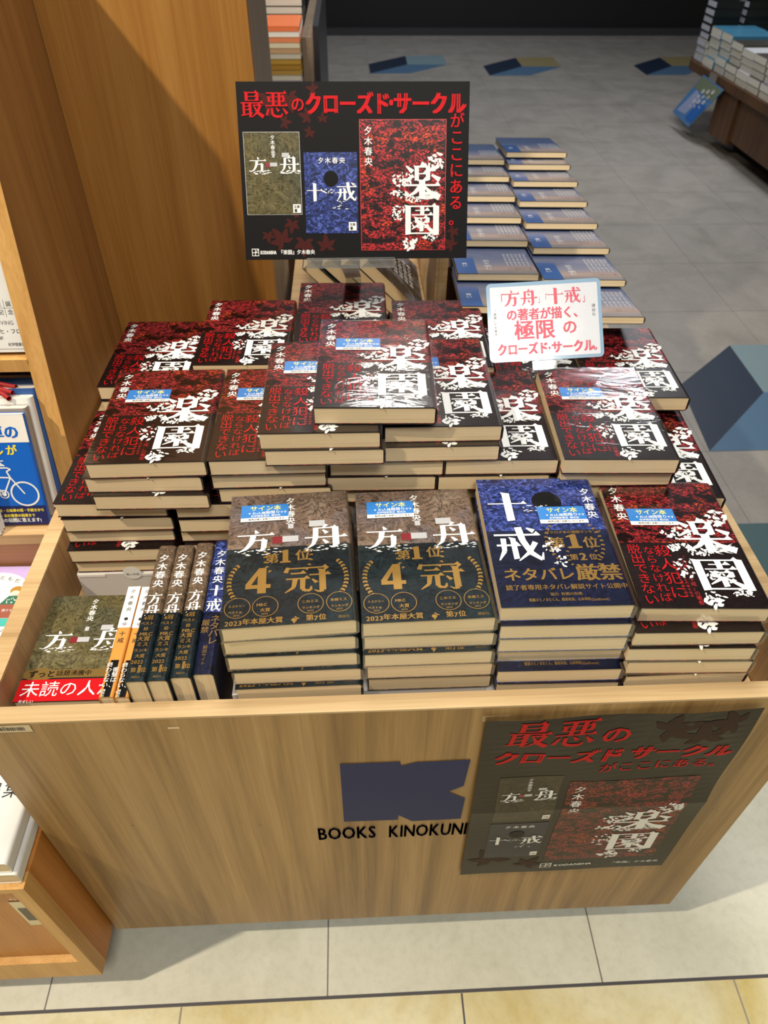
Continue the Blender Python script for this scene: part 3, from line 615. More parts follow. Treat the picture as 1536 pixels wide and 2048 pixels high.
la.poly([(-.0270, .6025), (.0405, .6030), (.0418, .5930), (.0588, .6005), (.1201, .6016), (.1175, .5385), (.1000, .5250), (.1220, .5062), (.1211, .4489), (.0588, .4474), (.0417, .4660), (.0410, .4530), (-.0270, .4539)], NAVYK)
la.fit('BOOKS', -.0625, .0125, .4020, .0500, NAVYK, .022); la.fit('KINOKUNIYA', .0292, .1600, .4010, .0500, NAVYK, .020)
lo.art(la, lambda x, y, d: (x, Y0 - .0008, y)); lo.build('logo_lettering', cart)['label'] = 'navy block emblem and shop lettering'
bl = MB(); ba = Art(); ba.rect(-.392, -.3345, .6935, .7065, CREAMP); rnd = random.Random(2); x = -.388
while x < -.341:
    w_ = rnd.choice((.0005, .0008, .0013)); ba.rect(x, x + w_, .6970, .7030, INK, .0003); x += w_ + rnd.choice((.0005, .0009))
ba.text('-93', -.363, .7034, .003, INK, 0, d=.0003); bl.art(ba, lambda x, y, d: (x, Y0 - .0006 - d, y)); bl.build('barcode_label', cart)['label'] = 'cream barcode label'

# ================================================================== POSTER ON THE CART FRONT
MAROOND = plain('faint_maroon_ink', rgb(48, 26, 22), 0.5, 0, 0, 0.12)
def poster():
    p = thing('poster', 'dark folded paper poster with red lettering taped to the cart front', 'poster', (.1345, Y0 - .0025, .2700), (R(90), R(-.9), 0))
    w_, h_ = .294, .420
    fold = lambda v: -.0008 + .0105 * max(0, 1 - abs(v - .5) / .5) ** 1.8 + .0035 * math.sin(v * 7 + 1)
    m = MB(); n = 36; nx = 8
    vs = [(w_ * i / nx, h_ * j / n, max(.0005, fold(j / n) + .0022 * math.sin(i * 1.3 + j * .35) * (j / n - .2))) for j in range(n + 1) for i in range(nx + 1)]
    fs = [(j * (nx + 1) + i, j * (nx + 1) + i + 1, (j + 1) * (nx + 1) + i + 1, (j + 1) * (nx + 1) + i) for j in range(n) for i in range(nx)]
    m.add(vs, fs, plain('dark_poster_paper', rgb(30, 26, 25), .4, 0, 0, .2)); sheet = m.build('paper_sheet', p)
    so = sheet.modifiers.new('thickness', 'SOLIDIFY'); so.thickness = .0003; so.offset = -1
    def zz(x, y):
        fx = min(max(x / w_ * nx, 0), nx - .001); fy = min(max(y / h_ * n, 0), n - .001); i, j = int(fx), int(fy); g, q = fx - i, fy - j
        Z = lambda a, b: vs[b * (nx + 1) + a][2]
        return Z(i, j) * (1 - g) * (1 - q) + Z(i + 1, j) * g * (1 - q) + Z(i, j + 1) * (1 - g) * q + Z(i + 1, j + 1) * g * q
    a = Art()
    for cx, cy, r, t in ((.20, .385, .035, .4), (.245, .365, .03, 1.8), (.27, .395, .028, 3), (.04, .05, .035, 2), (.09, .03, .025, 1)): a.maple(cx, cy, r, t, MAROOND, .0003)
    a.d = .0005
    a.text('最悪', .022, .362, .054, RED, 0, sx=.92, hand=True, shear=.12); a.text('の', .128, .362, .036, RED, .02)
    a.text('クローズド', .014, .322, .030, RED, .05, sx=.98, shear=.15); a.text('・', .150, .322, .030, RED, .06, sx=.5); a.text('サークル', .168, .322, .030, RED, .05, sx=.98, shear=.15)
    a.text('がここにある。', .140, .297, .0215, RED, .01)
    def grid(x0, x1, y0, y1, mat):
        NX, NY = 8, 48; v2 = [(x0 + (x1 - x0) * i / NX, y0 + (y1 - y0) * j / NY, .0003) for j in range(NY + 1) for i in range(NX + 1)]
        a.items.append((mat, v2, [(j * (NX + 1) + i, j * (NX + 1) + i + 1, (j + 1) * (NX + 1) + i + 1, (j + 1) * (NX + 1) + i) for j in range(NY) for i in range(NX)]))
    grid(.028, .103, .180, .291, ROCKP); grid(.028, .103, .062, .172, NAVYP); grid(.113, .270, .043, .275, FOL)
    art_hako(a, .028, .180, .075, .111, d=.0006); art_jik_small(a, .028, .062, .075, .110, .0006)
    for x, y in ((.091, .184), (.091, .066)): a.rect(x, x + .0095, y, y + .012, PAPER, .0006); a.text('文庫', x + .001, y + .004, .0035, INK, .02, d=.0009)
    art_raku(a, .113, .043, .157, .232, d=.0007, seed=40)
    logo(a, .112, .017, .016, .0005); a.fit('KODANSHA', .132, .186, .0195, .0095, WHITE, .03); a.text('『楽園』夕木春央', .212, .018, .0088, WHITE, .0)
    mm = MB(); mm.art(a, lambda x, y, d: (x, y, zz(x, y) + d)); mm.build('printed_artwork', p)
    t = MB(); t.box(-.004, .06, h_ - .004, h_ + .006, .0002, .0006, FILM); t.build('clear_tape', p)
def logo(a, x, y, s, d):
    t = s * .08
    for x0, x1, y0, y1 in ((0, s, 0, t), (0, s, s - t, s), (0, t, 0, s), (s - t, s, 0, s), (0, s, s * .42, s * .42 + t), (s * .45, s * .45 + t, 0, s)): a.rect(x + x0, x + x1, y + y0, y + y1, WHITE, d)
    a.line([(x + s * .5, y + s * .45), (x + s * .95, y + s * .95)], t, WHITE, d)
def art_jik_small(a, x, y, w_, h_, d):
    s = w_ / .131; a.disc(x + w_ * .5, y + h_ * .68, .0180 * s, .0180 * s, BLACK, d)
    a.text('夕木春央', x + w_ * .26, y + h_ * .86, .0150 * s, WHITE, .012, step=.0175 * s, d=d)
    a.hand('十', x + w_ * .03, y + h_ * .40, .040 * s, .042 * s, WHITE, d=d + .0002); a.hand('戒', x + w_ * .60, y + h_ * .40, .050 * s, .044 * s, WHITE, d=d + .0002)
    a.splash(x + w_ * .3, x + w_ * .6, y + h_ * .5, y + h_ * .56, 12, WHITE, 9, d + .0002); a.splash(x + w_ * .5, x + w_ * .75, y + h_ * .3, y + h_ * .42, 12, WHITE, 10, d + .0002)
poster()

# ================================================================== SIGN ON ITS STAND
def sign():
    w_, h_ = .2975, .2125
    base = Vector((.006, .935, .9455)); tl = R(27)
    st = thing('sign_stand', 'clear acrylic stand propping up the black sign behind the piled novels', 'sign stand', (.006, .935, .9455))
    def P(x, y, z): return (x, y, z)
    m = MB(); m.box(-.066, .052, -.006, .004, -.010, -.0006, ACRYL); m.box(-.066, .052, -.0075, -.006, -.010, .004, ACRYL); m.build('clip_bar', st)
    mp = MB(); mp.add([(-.022, .002, -.010), (.002, .002, -.010), (.008, .129, -.086), (-.016, .129, -.0875), (-.022, .004, -.010), (.002, .004, -.010), (.008, .131, -.086), (-.016, .131, -.0875)],
                      [(0, 1, 2, 3), (4, 7, 6, 5), (0, 4, 5, 1), (1, 5, 6, 2), (2, 6, 7, 3), (3, 7, 4, 0)], plain('frosted_acrylic', rgb(205, 205, 198), .3)); mp.build('prop_leg', st)
    MB().box(-.016, .008, .1285, .1400, -.3300, -.0880, ACRYL).build('post', st)
    s = thing('sign', 'black landscape sign with red headline above the piled novels', 'sign', (base.x - w_ / 2 + .001, base.y, base.z), (R(90) - tl, 0, R(-.3)))
    m = MB(); m.box(0, w_, 0, h_, -.002, 0, BLKBOARD); m.build('board', s)
    U = lambda px: (px - 68) / 1352 * w_; Vv = lambda py: (1108 - py) / 1046 * h_
    a = Art(); a.d = .0003; rnd = random.Random(6)
    for px, py, r in ((130, 110, 95), (250, 130, 110), (370, 110, 100), (480, 260, 70), (560, 280, 50), (330, 290, 60), (490, 340, 55), (520, 80, 60), (110, 230, 50), (360, 880, 75), (300, 1000, 110), (430, 1000, 100), (560, 1040, 90), (210, 950, 60), (1340, 930, 60), (1330, 1030, 70), (1370, 1060, 60), (390, 830, 40)):
        x, y = U(px), Vv(py); q = r / 1352 * w_
        if q < x < w_ - q * .9: a.maple(x, min(max(y, q * .75), h_ - q * .75), q * .75, rnd.uniform(0, 6), MAROON)
    a.d = .0006
    a.text('最悪', U(85), Vv(268), .0310, RED, 0, sx=1.0, hand=True); a.text('の', U(378), Vv(236), .0192, RED, .02, sx=.95)
    xx = U(462); a.text('クローズド', xx, Vv(252), .0272, RED, .055, sx=.80); a.text('・', U(928), Vv(248), .0272, RED, .06, sx=.55); a.text('サークル', U(975), Vv(252), .0272, RED, .055, sx=.86)
    a.text('がここにある。', U(1305), Vv(330), .0192, RED, .012, True, step=.0196)
    def rect(x0, x1, y0, y1, mt): a.rect(U(x0), U(x1), Vv(y1), Vv(y0), mt, .0005)
    rect(93, 422, 345, 833, SILVER); a.rect(U(95.5), U(419.5), Vv(830.5), Vv(347.5), ROCKO, .0007); rect(442, 757, 463, 948, WATER); rect(773, 1286, 275, 1056, REDD); a.rect(U(776), U(1283), Vv(1053), Vv(278), FOLP, .0007)
    art_hako(a, U(100), Vv(832), U(422) - U(97), Vv(345) - Vv(832), d=.0010); art_jik_small(a, U(442), Vv(948), U(757) - U(442), Vv(463) - Vv(948), .0009)
    for px, py in ((368, 822), (700, 932)): a.rect(U(px), U(px + 46), Vv(py), Vv(py - 52), PAPER, .0010); a.text('文庫', U(px + 5), Vv(py - 28), .0038, INK, .02, d=.0013); a.disc(U(px + 16), Vv(py - 14), .0018, .0022, INK, .0013)
    art_raku(a, U(775), Vv(1055), U(1285) - U(775), Vv(276) - Vv(1055), d=.0010, seed=20)
    logo(a, U(107), Vv(1085), .0092, .0006); a.fit('KODANSHA', U(158), U(254), Vv(1074), .0062, WHITE, .04); a.text('『楽園』夕木春央', U(268), Vv(1078), .0064, WHITE, .015, sx=.95)
    m = MB(); m.art(a, lambda x, y, d: (x, y, d)); m.build('printed_artwork', s)
sign()

# ================================================================== SMALL LAMINATED CARD
def card():
    TL, TR, BR, BL = Vector((.171, .865, .937)), Vector((.319, .865, .944)), Vector((.324, .794, .868)), Vector((.175, .795, .862))
    ex = (TR - TL).normalized(); ey = (TL - BL); ey = (ey - ex * ey.dot(ex)).normalized(); ez = ex.cross(ey)
    c = tag(bpy.data.objects.new('message_card', None), 'white laminated card with pink lettering standing among the piled novels', 'card'); C.objects.link(c)
    BL = BL + Vector((0, -.004, .006))
    c.matrix_world = Matrix.Translation(BL) @ Matrix((ex, ey, ez)).transposed().to_4x4()
    w_, h_ = .1475, .1015; r = .006
    def rr(x0, x1, y0, y1, r):
        return [(cx + r * math.cos(a), cy + r * math.sin(a)) for cx, cy, a0 in ((x1 - r, y1 - r, 0), (x0 + r, y1 - r, PI / 2), (x0 + r, y0 + r, PI), (x1 - r, y0 + r, 1.5 * PI)) for a in [a0 + PI / 2 * k / 5 for k in range(6)]]
    m = MB(); m.prism(rr(0, w_, 0, h_, r), -.0012, 0, LAM, lambda p, q, a: (p, q, a)); m.build('laminate_backing', c)
    a = Art(); a.poly(rr(.0045, w_ - .0045, .004, h_ - .005, .002), LAMW, .0003); a.d = .0006
    a.text('「', .0120, .073, .0150, PINKR, .01, sx=.7); a.text('方舟', .0205, .0700, .0225, PINKR, hand=True); a.text('」「', .066, .073, .0120, PINKR, 0, sx=.5); a.text('十戒', .0770, .0700, .0225, PINKR, hand=True); a.text('」', .123, .071, .0130, PINKR, .0, sx=.7)
    a.text('の著者が描く、', .0240, .0520, .0160, PINKR, .03, sx=.90); a.text('極限', .0330, .0265, .0265, PINKR, .022); a.text('の', .0950, .0310, .0200, PINKR, .02)
    a.text('クローズド', .0100, .0075, .0165, PINKR, .05, sx=.80); a.text('・', .0735, .0075, .0150, PINKR, .05, sx=.5); a.text('サークル', .0800, .0075, .0165, PINKR, .05, sx=.84); a.text('。', .134, .0085, .0120, PINKR, .03)
    a.text('講談社', .1345, .0640, .0048, GREYI, 0, True, step=.0056); a.text('『楽園』夕木春央', .0075, .0640, .0040, GREYI, 0, True, step=.0043)
    m = MB(); m.art(a, lambda x, y, d: (x, y, d)); m.build('printed_insert', c)
    m = MB(); m.box(.055, .085, -.012, .012, -.0045, -.0022, ACRYL); m.box(.055, .085, -.012, -.0025, -.0022, .0035, ACRYL); m.build('clear_clip', c)
card()

# ================================================================== NOVELS ON THE CART
GR, GH, GJ = 'red-foliage novels piled on the cart', 'brown-rock novels stacked on the cart', 'dark blue novels stacked on the cart'
stack('raku', .9235, [(-.0445, .620, -1.9)], 'highest of all, glare on its wrap', GR, sticker=True, wrap=True, desc='signed black-and-red novel')
stack('raku', .9005, [(-.1035, .6075, -.5), (-.0995, .6055, -.3)], 'pair under the edge of the highest book', GR, sticker=True, wrap=True, dz=.0215)
stack('raku', .8925, [(.0310, .6250, -.3), (.0300, .6185, -.2)], 'pair between highest book and laminated card', GR, sticker=True, wrap=True, desc='black-and-red novel')
stack('raku', .8600, [(-.2965, .6130, .5), (-.3045, .6155, -.6), (-.3000, .6110, -.8)], 'wrapped pile beside the bookcase upright', GR, sticker=True, wrap=True)
stack('raku', .8590, [(-.1640, .6150, -.1), (-.1650, .6185, .5), (-.1600, .6200, -.4)], 'wrapped pile touching the upright-side pile', GR, sticker=True, wrap=True)
stack('raku', .8470, [(-.0310, .6240, -1.2), (-.0385, .6235, -.8), (-.0340, .6280, 0)], 'pile under the pair beneath the highest book', GR, wrap=True)
stack('raku', .8475, [(.1005, .6210, -.9), (.0935, .6200, -.3), (.0990, .6290, 0)], 'wrapped pile directly below the laminated card', GR, wrap=True)
stack('raku', .8580, [(.2310, .6060, -2.0), (.2320, .6100, -1.0), (.2300, .6130, -1.5)], 'wrapped pile between card and floor aisle', GR, sticker=True, wrap=True)
stack('raku', .7870, [(.3110, .6190, -2.6), (.3120, .6210, -2.0)], 'low pile along the aisle edge of the cart', GR)
stack('raku', .7900, [(-.3555, .6270, -1.6), (-.3525, .6240, 0), (-.3560, .6290, -.5), (-.3560, .6160, 0), (-.3555, .6200, 0)], 'low pile resting on white carton', GR)
stack('raku', .7900, [(-.2145, .6200, 0), (-.2145, .6190, 0), (-.2180, .6260, -.3), (-.2150, .6220, 0)], 'low pile behind the upright spines', GR, dz=.0228)
stack('raku', .8540, [(-.0830, .8720, -.9), (-.0820, .8730, 0)], 'rear pile directly below the black sign', GR)
stack('raku', .8370, [(-.2210, .8510, -.9), (-.2200, .8520, 0)], 'rear pile between sign pile and corner pile', GR)
stack('raku', .7950, [(-.3630, .8660, -1.2), (-.3620, .8640, -.6)], 'rear pile in the corner of the bookcase', GR)
stack('raku', .8560, [(.0550, .8050, -.9), (.0560, .8070, 0)], 'rear pile beside the leaning tray books', GR)
stack('raku', .8180, [(.1850, .7960, -1.5)], 'rear copy mostly hidden by the laminated card', GR)
stack('raku', .8180, [(.3185, .7830, -1.8)], 'rearmost on the aisle side, overhanging the low pile', GR)
stack('hako', .8120, [(-.1330, .4200, 2.9), (-.1345, .4215, 1.2), (-.1335, .4190, .8), (-.1300, .4165, .4), (-.1300, .4120, .6)], 'pile beside the upright spines', GH, sticker=True, wrap=True, dz=.0224)
stack('hako', .8120, [(.0015, .4215, 1.3), (.0025, .4225, .3), (.0025, .4175, .2), (.0050, .4185, 0), (.0060, .4190, 0)], 'pile beside the dark blue pile', GH, sticker=True, wrap=True, dz=.0224)
stack('jik', .8240, [(.1345, .4260, -.5), (.1365, .4215, -.8), (.1375, .4220, -.8), (.1395, .4255, -.5), (.1405, .4150, -.6), (.1425, .4145, -.8)], 'front pile', GJ, sticker=True, wrap=True, dz=.0224)
stack('raku', .8120, [(.2745, .4300, -2.4), (.2710, .4170, -1.2), (.2690, .4145, -1.6), (.2740, .4140, -1.5), (.2770, .4120, .4)], 'front pile at cart corner', GR, sticker=True, wrap=True, dz=.0224)

# spine-up books in the tray
SU = lambda lean, zr: (0, R(-90 + lean), R(zr))
GS = 'novels standing spine up in the tray'
for k, (x, y, w3) in enumerate(((-.2150, .410, 'nearest the white-spined paperbacks'), (-.1937, .410, 'middle of three brown-rock spines'), (-.1712, .413, 'against the dark blue spines'))):
    book('hako_spine', (x, y, .6135), SU(0, .3), 'brown-rock novel standing spine up, %s' % w3, GS)
for k, (x, y, w3) in enumerate(((-.1495, .416, 'touching the brown-rock spines'), (-.1378, .411, 'half hidden by the front pile'))):
    pass
book('jik_spine', (-.1490, .416, .6135), SU(0, .3), 'dark blue novel standing spine up, touching the brown-rock spines', GS)
# pocket paperbacks
PW, PD = .105, .148
def pocket(kind, loc, rot, label, group, t, base, art=None, spine=None, band=None):
    r = thing('pocket_paperback', label, 'book', loc, rot, group)
    link('jacket', cover_mesh(kind, PW, PD, t, base, art, spine, r=.003), r); link('page_block', pages_mesh(PW, PD, t), r)
    if band: link('paper_band', band_mesh(kind + 'band', PW, 0, band[1], t, band[0], band[2], band[3]), r)
    return r
so_ = Art(); so_.rect(.0004, .0146, .088, .1478, PAPER); so_.text('夕木春央', .0045, .137, .0062, INK, 0, True, step=.0088, d=.0003); so_.disc(.0075, .100, .0022, .0022, INK, .0003); so_.text('ゆ', .0045, .090, .0058, INK, 0, d=.0003); so_.text('十戒', .004, .076, .0072, INK, 0, True, step=.009, d=.0003)
sob = Art(); sob.text('終わらない。', .0006, .0355, .0066, WHITE, 0, True, step=.0062, d=.0003); sob.text('衝撃は、', .0078, .0290, .0066, WHITE, 0, True, step=.0062, d=.0003); sob.text('講談社', .003, .006, .003, WHITE, 0, True, step=.0032, d=.0003)
GP = 'pocket paperbacks standing spine up in the tray'
pocket('orange_pb', (-.2535, .410, .6135), SU(0, .6), 'white-topped orange pocket paperback standing spine up beside the lying one', GP, .0150, ORG, None, so_, (BLACK, .0450, None, sob))
pocket('orange_pb', (-.2375, .409, .6135), SU(0, .6), 'white-topped orange pocket paperback wedged against the brown-rock spines', GP, .0150, ORG, None, so_, (BLACK, .0450, None, sob))
ba_ = Art(); art_hako(ba_, 0, 0, PW, PD, v0=.50)
bb_ = Art(); bb_.rect(.001, PW - .012, .0295, .0400, GOLDD, .0001); bb_.disc(.018, .0345, .017, .0085, GOLDD, .0001); bb_.text('ずっと', .006, .0300, .0098, BLACK, .02, d=.0004); bb_.text('話題沸騰中', .036, .0315, .0078, BLACK, 0, d=.0004); bb_.rect(0, PW - .0005, 0, .0275, RED, .0002); bb_.text('未読の人が', .004, .0050, .0205, WHITE, .0, d=.0005); bb_.text('羨ましい', .006, -.002, .004, WHITE, 0, d=.0005)
for k in range(3):
    pocket('rock_pb', (-.3755 + .001 * k, .4335, .6620 - .0162 * k), (R(2.5) if False else 0, 0, R(-.4)), 'olive-grey pocket paperback with red band, %s lying against the tray side' % ('topmost of pile' if k == 0 else ORD[k] + ' of pile'), 'olive pocket paperbacks lying in the tray', .0155, ROCKO, ba_, None, (plain('black_band', rgb(20, 18, 18), .35), .0300, bb_, None))
# white carton
cbx = MB(); cbx.box(-.3570, -.2180, .6170, .790, .6134, .6770, CARTON); cb = tag(cbx.build('carton'), 'white cardboard carton in the tray under the low pile of novels', 'carton')
fl = MB(); fl.box(-.356, -.322, .6163, .6170, .6725, .6768, PAPER); fl.box(-.298, -.235, .6163, .6170, .6725, .6768, PAPER); fl.build('flap', cb)
sk = MB(); ak = Art(); ak.disc(-.287, .6790, .0115, .0115, PAPER); ak.text('購入特典', -.2955, .6745, .0042, GREYI, 0, d=.0003); sk.art(ak, lambda x, y, d: (x, .6160 - d, y)); sk.build('round_sticker', cb)['label'] = 'round white sticker'

# ================================================================== BOOKCASE BESIDE THE CART
bc = thing('bookcase', 'tall maple bookcase with tapered upright and end panel behind the cart', 'bookcase', (0, 0, 0))
m = MB(); m.prism([(.795, .652), (.882, 1.067), (.936, 1.326), (1.142, 1.326), (1.142, .652)], -.4290, -.4052, MAPLED, lambda p, q, a: (a, p, q))
m.build('upright', bc)
m = MB(); m.prism([(.7935, .652), (.8805, 1.067), (.9345, 1.326), (.9358, 1.326), (.8818, 1.067), (.7948, .652)], -.4292, -.4050, MAPLEL, lambda p, q, a: (a, p, q)); m.build('upright_edge', bc)
MB().box(-.4050, -.1300, 1.143, 1.163, 0, 2.1, MAPLE).build('end_panel', bc)
MB().box(-.1500, -.1300, 1.1635, 1.421, 0, 2.1, GREYW).build('side_panel', bc)
MB().box(-.95, -.4292, .8345, 1.142, .8400, .8580, MAPLEL).build('shelf_board', bc)
MB().box(-.95, -.4052, 1.1432, 1.163, .5, 1.9, DARKW).build('back_board', bc)
cab = thing('base_cabinet', 'orange wooden base cabinet with chrome finger pull beside the cart', 'cabinet', (0, 0, 0))
CX1, CY = -.4055, .326
MB().box(-.95, CX1, CY + .020, 1.142, .094, .449, ORANGEW).build('carcass', cab)
m = MB(); m.box(-.95, CX1 - .0005, CY, CY + .0198, .094, .163, MAPLEL); m.box(-.4230, CX1 - .0005, CY, CY + .0198, .163, .449, MAPLEL); m.box(-.95, -.4230, CY, CY + .0198, .437, .449, MAPLEL); m.build('front_frame', cab)
dr = MB().box(-.949, -.4235, CY + .010, CY + .0195, .166, .436, ORANGEW).build('sliding_door', cab)
m = MB(); m.box(-.4490, -.4290, CY + .0085, CY + .0100, .299, .384, CHROME); m.box(-.4450, -.4330, CY + .0080, CY + .0086, .318, .362, plain('recess_shade', rgb(60, 58, 54), .4)); m.build('finger_pull', dr)['label'] = 'chrome recessed finger pull'  # flat dark plate on the chrome paints the shade of the hollow
MB().box(-.95, -.44, CY + .05, 1.10, .0, .0938, DARKW).build('plinth', cab)
# stepped display tray joined to the cabinet
tr = thing('display_tray', 'brown-lined book tray with a pale ledge beside the cart rim', 'display tray', (0, 0, 0))
MB().box(-.95, -.4005, .7195, 1.142, .632, .6500, OAKFL).build('ledge', tr)
MB().box(-.95, -.4005, .7195, .730, .5755, .6318, BROWNW).build('tray_back', tr)
MB().box(-.95, -.4005, .475, .730, .558, .5752, BROWNW).build('tray_board', tr)
MB().box(-.95, -.4100, .732, 1.142, .4495, .6318, DARKW).build('riser_box', tr)
MB().box(-.95, -.4005, .475, .485, .4495, .5578, BROWNW).build('tray_front', tr)

# face-out book on the shelf
def leaf_book(name, label, cat, loc, rot, W, Hh, t, base, art, group=None, pg=PAGESW):
    r = thing(name, label, cat, loc, rot, group); key = label
    link('jacket', cover_mesh(key, W, Hh, t, base, art, None), r); link('page_block', pages_mesh(W, Hh, t, pg), r); return r
a = Art(); a.text('生誕', .1055, .0590, .0070, INK, 0, step=.0120); a.text('年記念', .0940, .0485, .0070, INK, 0, step=.0120)
for x in (.1030, .1150, .1270): a.rect(x, x + .0004, .046, .068, GREYI)
a.rect(.07, .129, .0570, .0574, GREYI); a.text('ART OF LOVING', .066, .0360, .0075, GREYI, 0, sx=.9); a.text('エーリッヒ・フロム', .073, .0240, .0070, INK, 0); a.text('鈴木晶=訳', .082, .0165, .0048, INK, 0); a.text('紀伊國屋書店', .108, .0080, .0048, INK, 0, sx=.9); a.rect(.0, .128, .004, .0045, GREYI)
leaf_book('paperback', 'white face-out paperback on the maple shelf behind the upright', 'book', (-.5590, .8600, .8600), (R(76), 0, 0), .131, .188, .016, plain('white_cover', rgb(222, 224, 222), .5), a)
def scaled(a, k):
    a.items = [(m_, [(x * k, y * k, d) for x, y, d in vs], fs) for m_, vs, fs in a.items]; return a
# blue bicycle book and the row behind it
a = Art(); w_, h_ = .148, .210
a.rect(0, w_, .160, h_, PAPER); a.rect(0, w_, 0, .038, NAVC); a.d = .0003
a.text('自転車の', .032, .166, .0270, BLUEC, .035, sx=.95); a.text('ルールが', .034, .136, .0205, YELC, .03, sx=.95, step=.0235); a.text('わかる本', .000, .112, .0200, WHITE, .03, sx=1.2)
a.ring(.118, .062, .0250, .0245, .0032, WHITE); a.ring(.045, .062, .0250, .0245, .0032, WHITE); a.ring(.082, .062, .0085, .0085, .002, WHITE); a.disc(.082, .062, .004, .004, WHITE)
for pts in ([(.045, .062), (.060, .096), (.100, .094), (.082, .062), (.045, .062)], [(.082, .062), (.060, .096), (.058, .101)], [(.118, .062), (.100, .094), (.096, .106), (.104, .110), (.098, .113), (.082, .113)], [(.050, .101), (.066, .101)]): a.line(pts, .0026, WHITE)
for k, (s_, c_) in enumerate((('道交法・自転車の罰・手続きから', YELC), ('安全・高校教習の指導まで', YELC), ('皆様の疑問に答えます!', WHITE))): a.text(s_, .052, .026 - .0105 * k, .0070 if k < 2 else .0092, c_, .03, sx=.88)
leaf_book('guidebook', 'blue cycling guidebook with white bicycle drawing, facing out below the shelf', 'book', (-.5465, .7460, .6515), (R(74.5), 0, R(0)), w_ * .77, h_ * .77, .010, BLUEC, scaled(a, .77))
grp = 'books leaning behind the blue guidebook'
for k in range(6):
    c_ = [plain('grey_cover', rgb(150, 142, 136), .5), plain('white_cover', rgb(222, 224, 222), .5), DUSKB, plain('grey_cover', rgb(150, 142, 136), .5), DUSKB, plain('dark_cover', rgb(44, 42, 46), .5)][k]
    leaf_book('paperback', '%s-covered book leaning %s behind the blue cycling guidebook' % (['grey', 'white', 'blue', 'pale grey', 'deep blue', 'black'][k], ['first', 'second', 'third', 'fourth', 'fifth', 'sixth'][k]), 'book', (-.5440 + .002 * k, .7670 + .0170 * k, .6512), (R(75), 0, 0), .1100, .160 + .004 * (k % 3), .0155, c_, None, grp)
for k in range(3):
    m = MB(); m.line = None
    pts = [(-.500 - .010 * k, .830 + .014 * k, .8175), (-.482 - .012 * k, .822 + .014 * k, .8250), (-.466 - .01 * k, .815 + .014 * k, .8180), (-.456, .806 + .014 * k, .8170)]
    cu = bpy.data.curves.new('ribbon_marker', 'CURVE'); cu.dimensions = '3D'; sp = cu.splines.new('POLY'); sp.points.add(3)
    for i, p in enumerate(pts): sp.points[i].co = (*p, 1)
    cu.bevel_depth = .0032; cu.materials.append(plain('red_ribbon', rgb(150, 20, 22), .6))
    o0 = bpy.data.objects.new('ribbon_marker', cu); C.objects.link(o0)
    me = bpy.data.meshes.new_from_object(o0.evaluated_get(bpy.context.evaluated_depsgraph_get())); bpy.data.objects.remove(o0); bpy.data.curves.remove(cu)
    o = bpy.data.objects.new('ribbon_marker', me); C.objects.link(o); tag(o, 'red ribbon marker over the leaning books, %s from the blue guidebook' % ['first', 'second', 'third'][k], 'ribbon', 'red ribbon markers')
for k in range(3):
    leaf_book('booklet', 'white thin booklet leaning at the edge beside the blue guidebook, %s of three' % ['front', 'middle', 'rear'][k], 'book', (-.602, .7290 + .0060 * k, .6512), (R(78), 0, R(-3)), .108, .072, .0050, plain('white_cover', rgb(222, 224, 222), .5), None, 'white booklets beside the guidebook')
# picture books in the brown tray
LAV = plain('lavender_cover', rgb(190, 168, 220), .4)
a = Art(); a.disc(.074, .082, .056, .056, PAPER); a.rect(0, .1299, .040, .079, plain('brick_brown_print', rgb(150, 84, 64), .5), .0003); a.d = .0006
for k, ch_ in enumerate('ともだち'): a.text(ch_, .074 + .0115 * k, .1240 - .0016 * k - .0007 * k * k, .0085, GREYI, 0)
gr = plain('green_dress_print', rgb(44, 108, 84), .5); hr = plain('ginger_hair_print', rgb(176, 128, 50), .5)
for x, dc in ((.062, plain('lilac_dress_print', rgb(150, 140, 170), .5)), (.106, gr)):
    a.poly([(x - .015, .0791), (x + .013, .0791), (x + .006, .094), (x - .007, .094)], dc); a.disc(x, .1040, .0085, .0075, hr); a.disc(x, .0990, .006, .0045, plain('skin_print', rgb(232, 206, 188), .5), .0009)
rnd = random.Random(3)
for _ in range(14): a.disc(.105 + rnd.uniform(-.010, .008), .081 + rnd.uniform(0, .010), .0009, .0009, PAPER, .0009, 8)
a.poly([(.050, .040), (.095, .040), (.072, .070)], plain('terracotta_print', rgb(184, 70, 56), .5)); a.text('贈りもの', .098, .066, .0050, PAPER, 0)
leaf_book('picture_book', 'lavender picture book with two children drawn in a white circle', 'book', (-.5850, .5660, .5770), (0, 0, R(-1.0)), .140, .150, .0150, LAV, a)
a = Art(); a.rect(0, .154, .108, .1215, plain('teal_print', rgb(70, 178, 168), .5))
for k in range(8): a.text('新しい暮らしの本', .095, .098 - .011 * k, .006, GREYI, 0)
leaf_book('magazine', 'white and teal magazine lying under the lavender picture book', 'book', (-.6000, .4880, .5940), (0, 0, 0), .155, .122, .0100, plain('white_cover', rgb(222, 224, 222), .5), a)
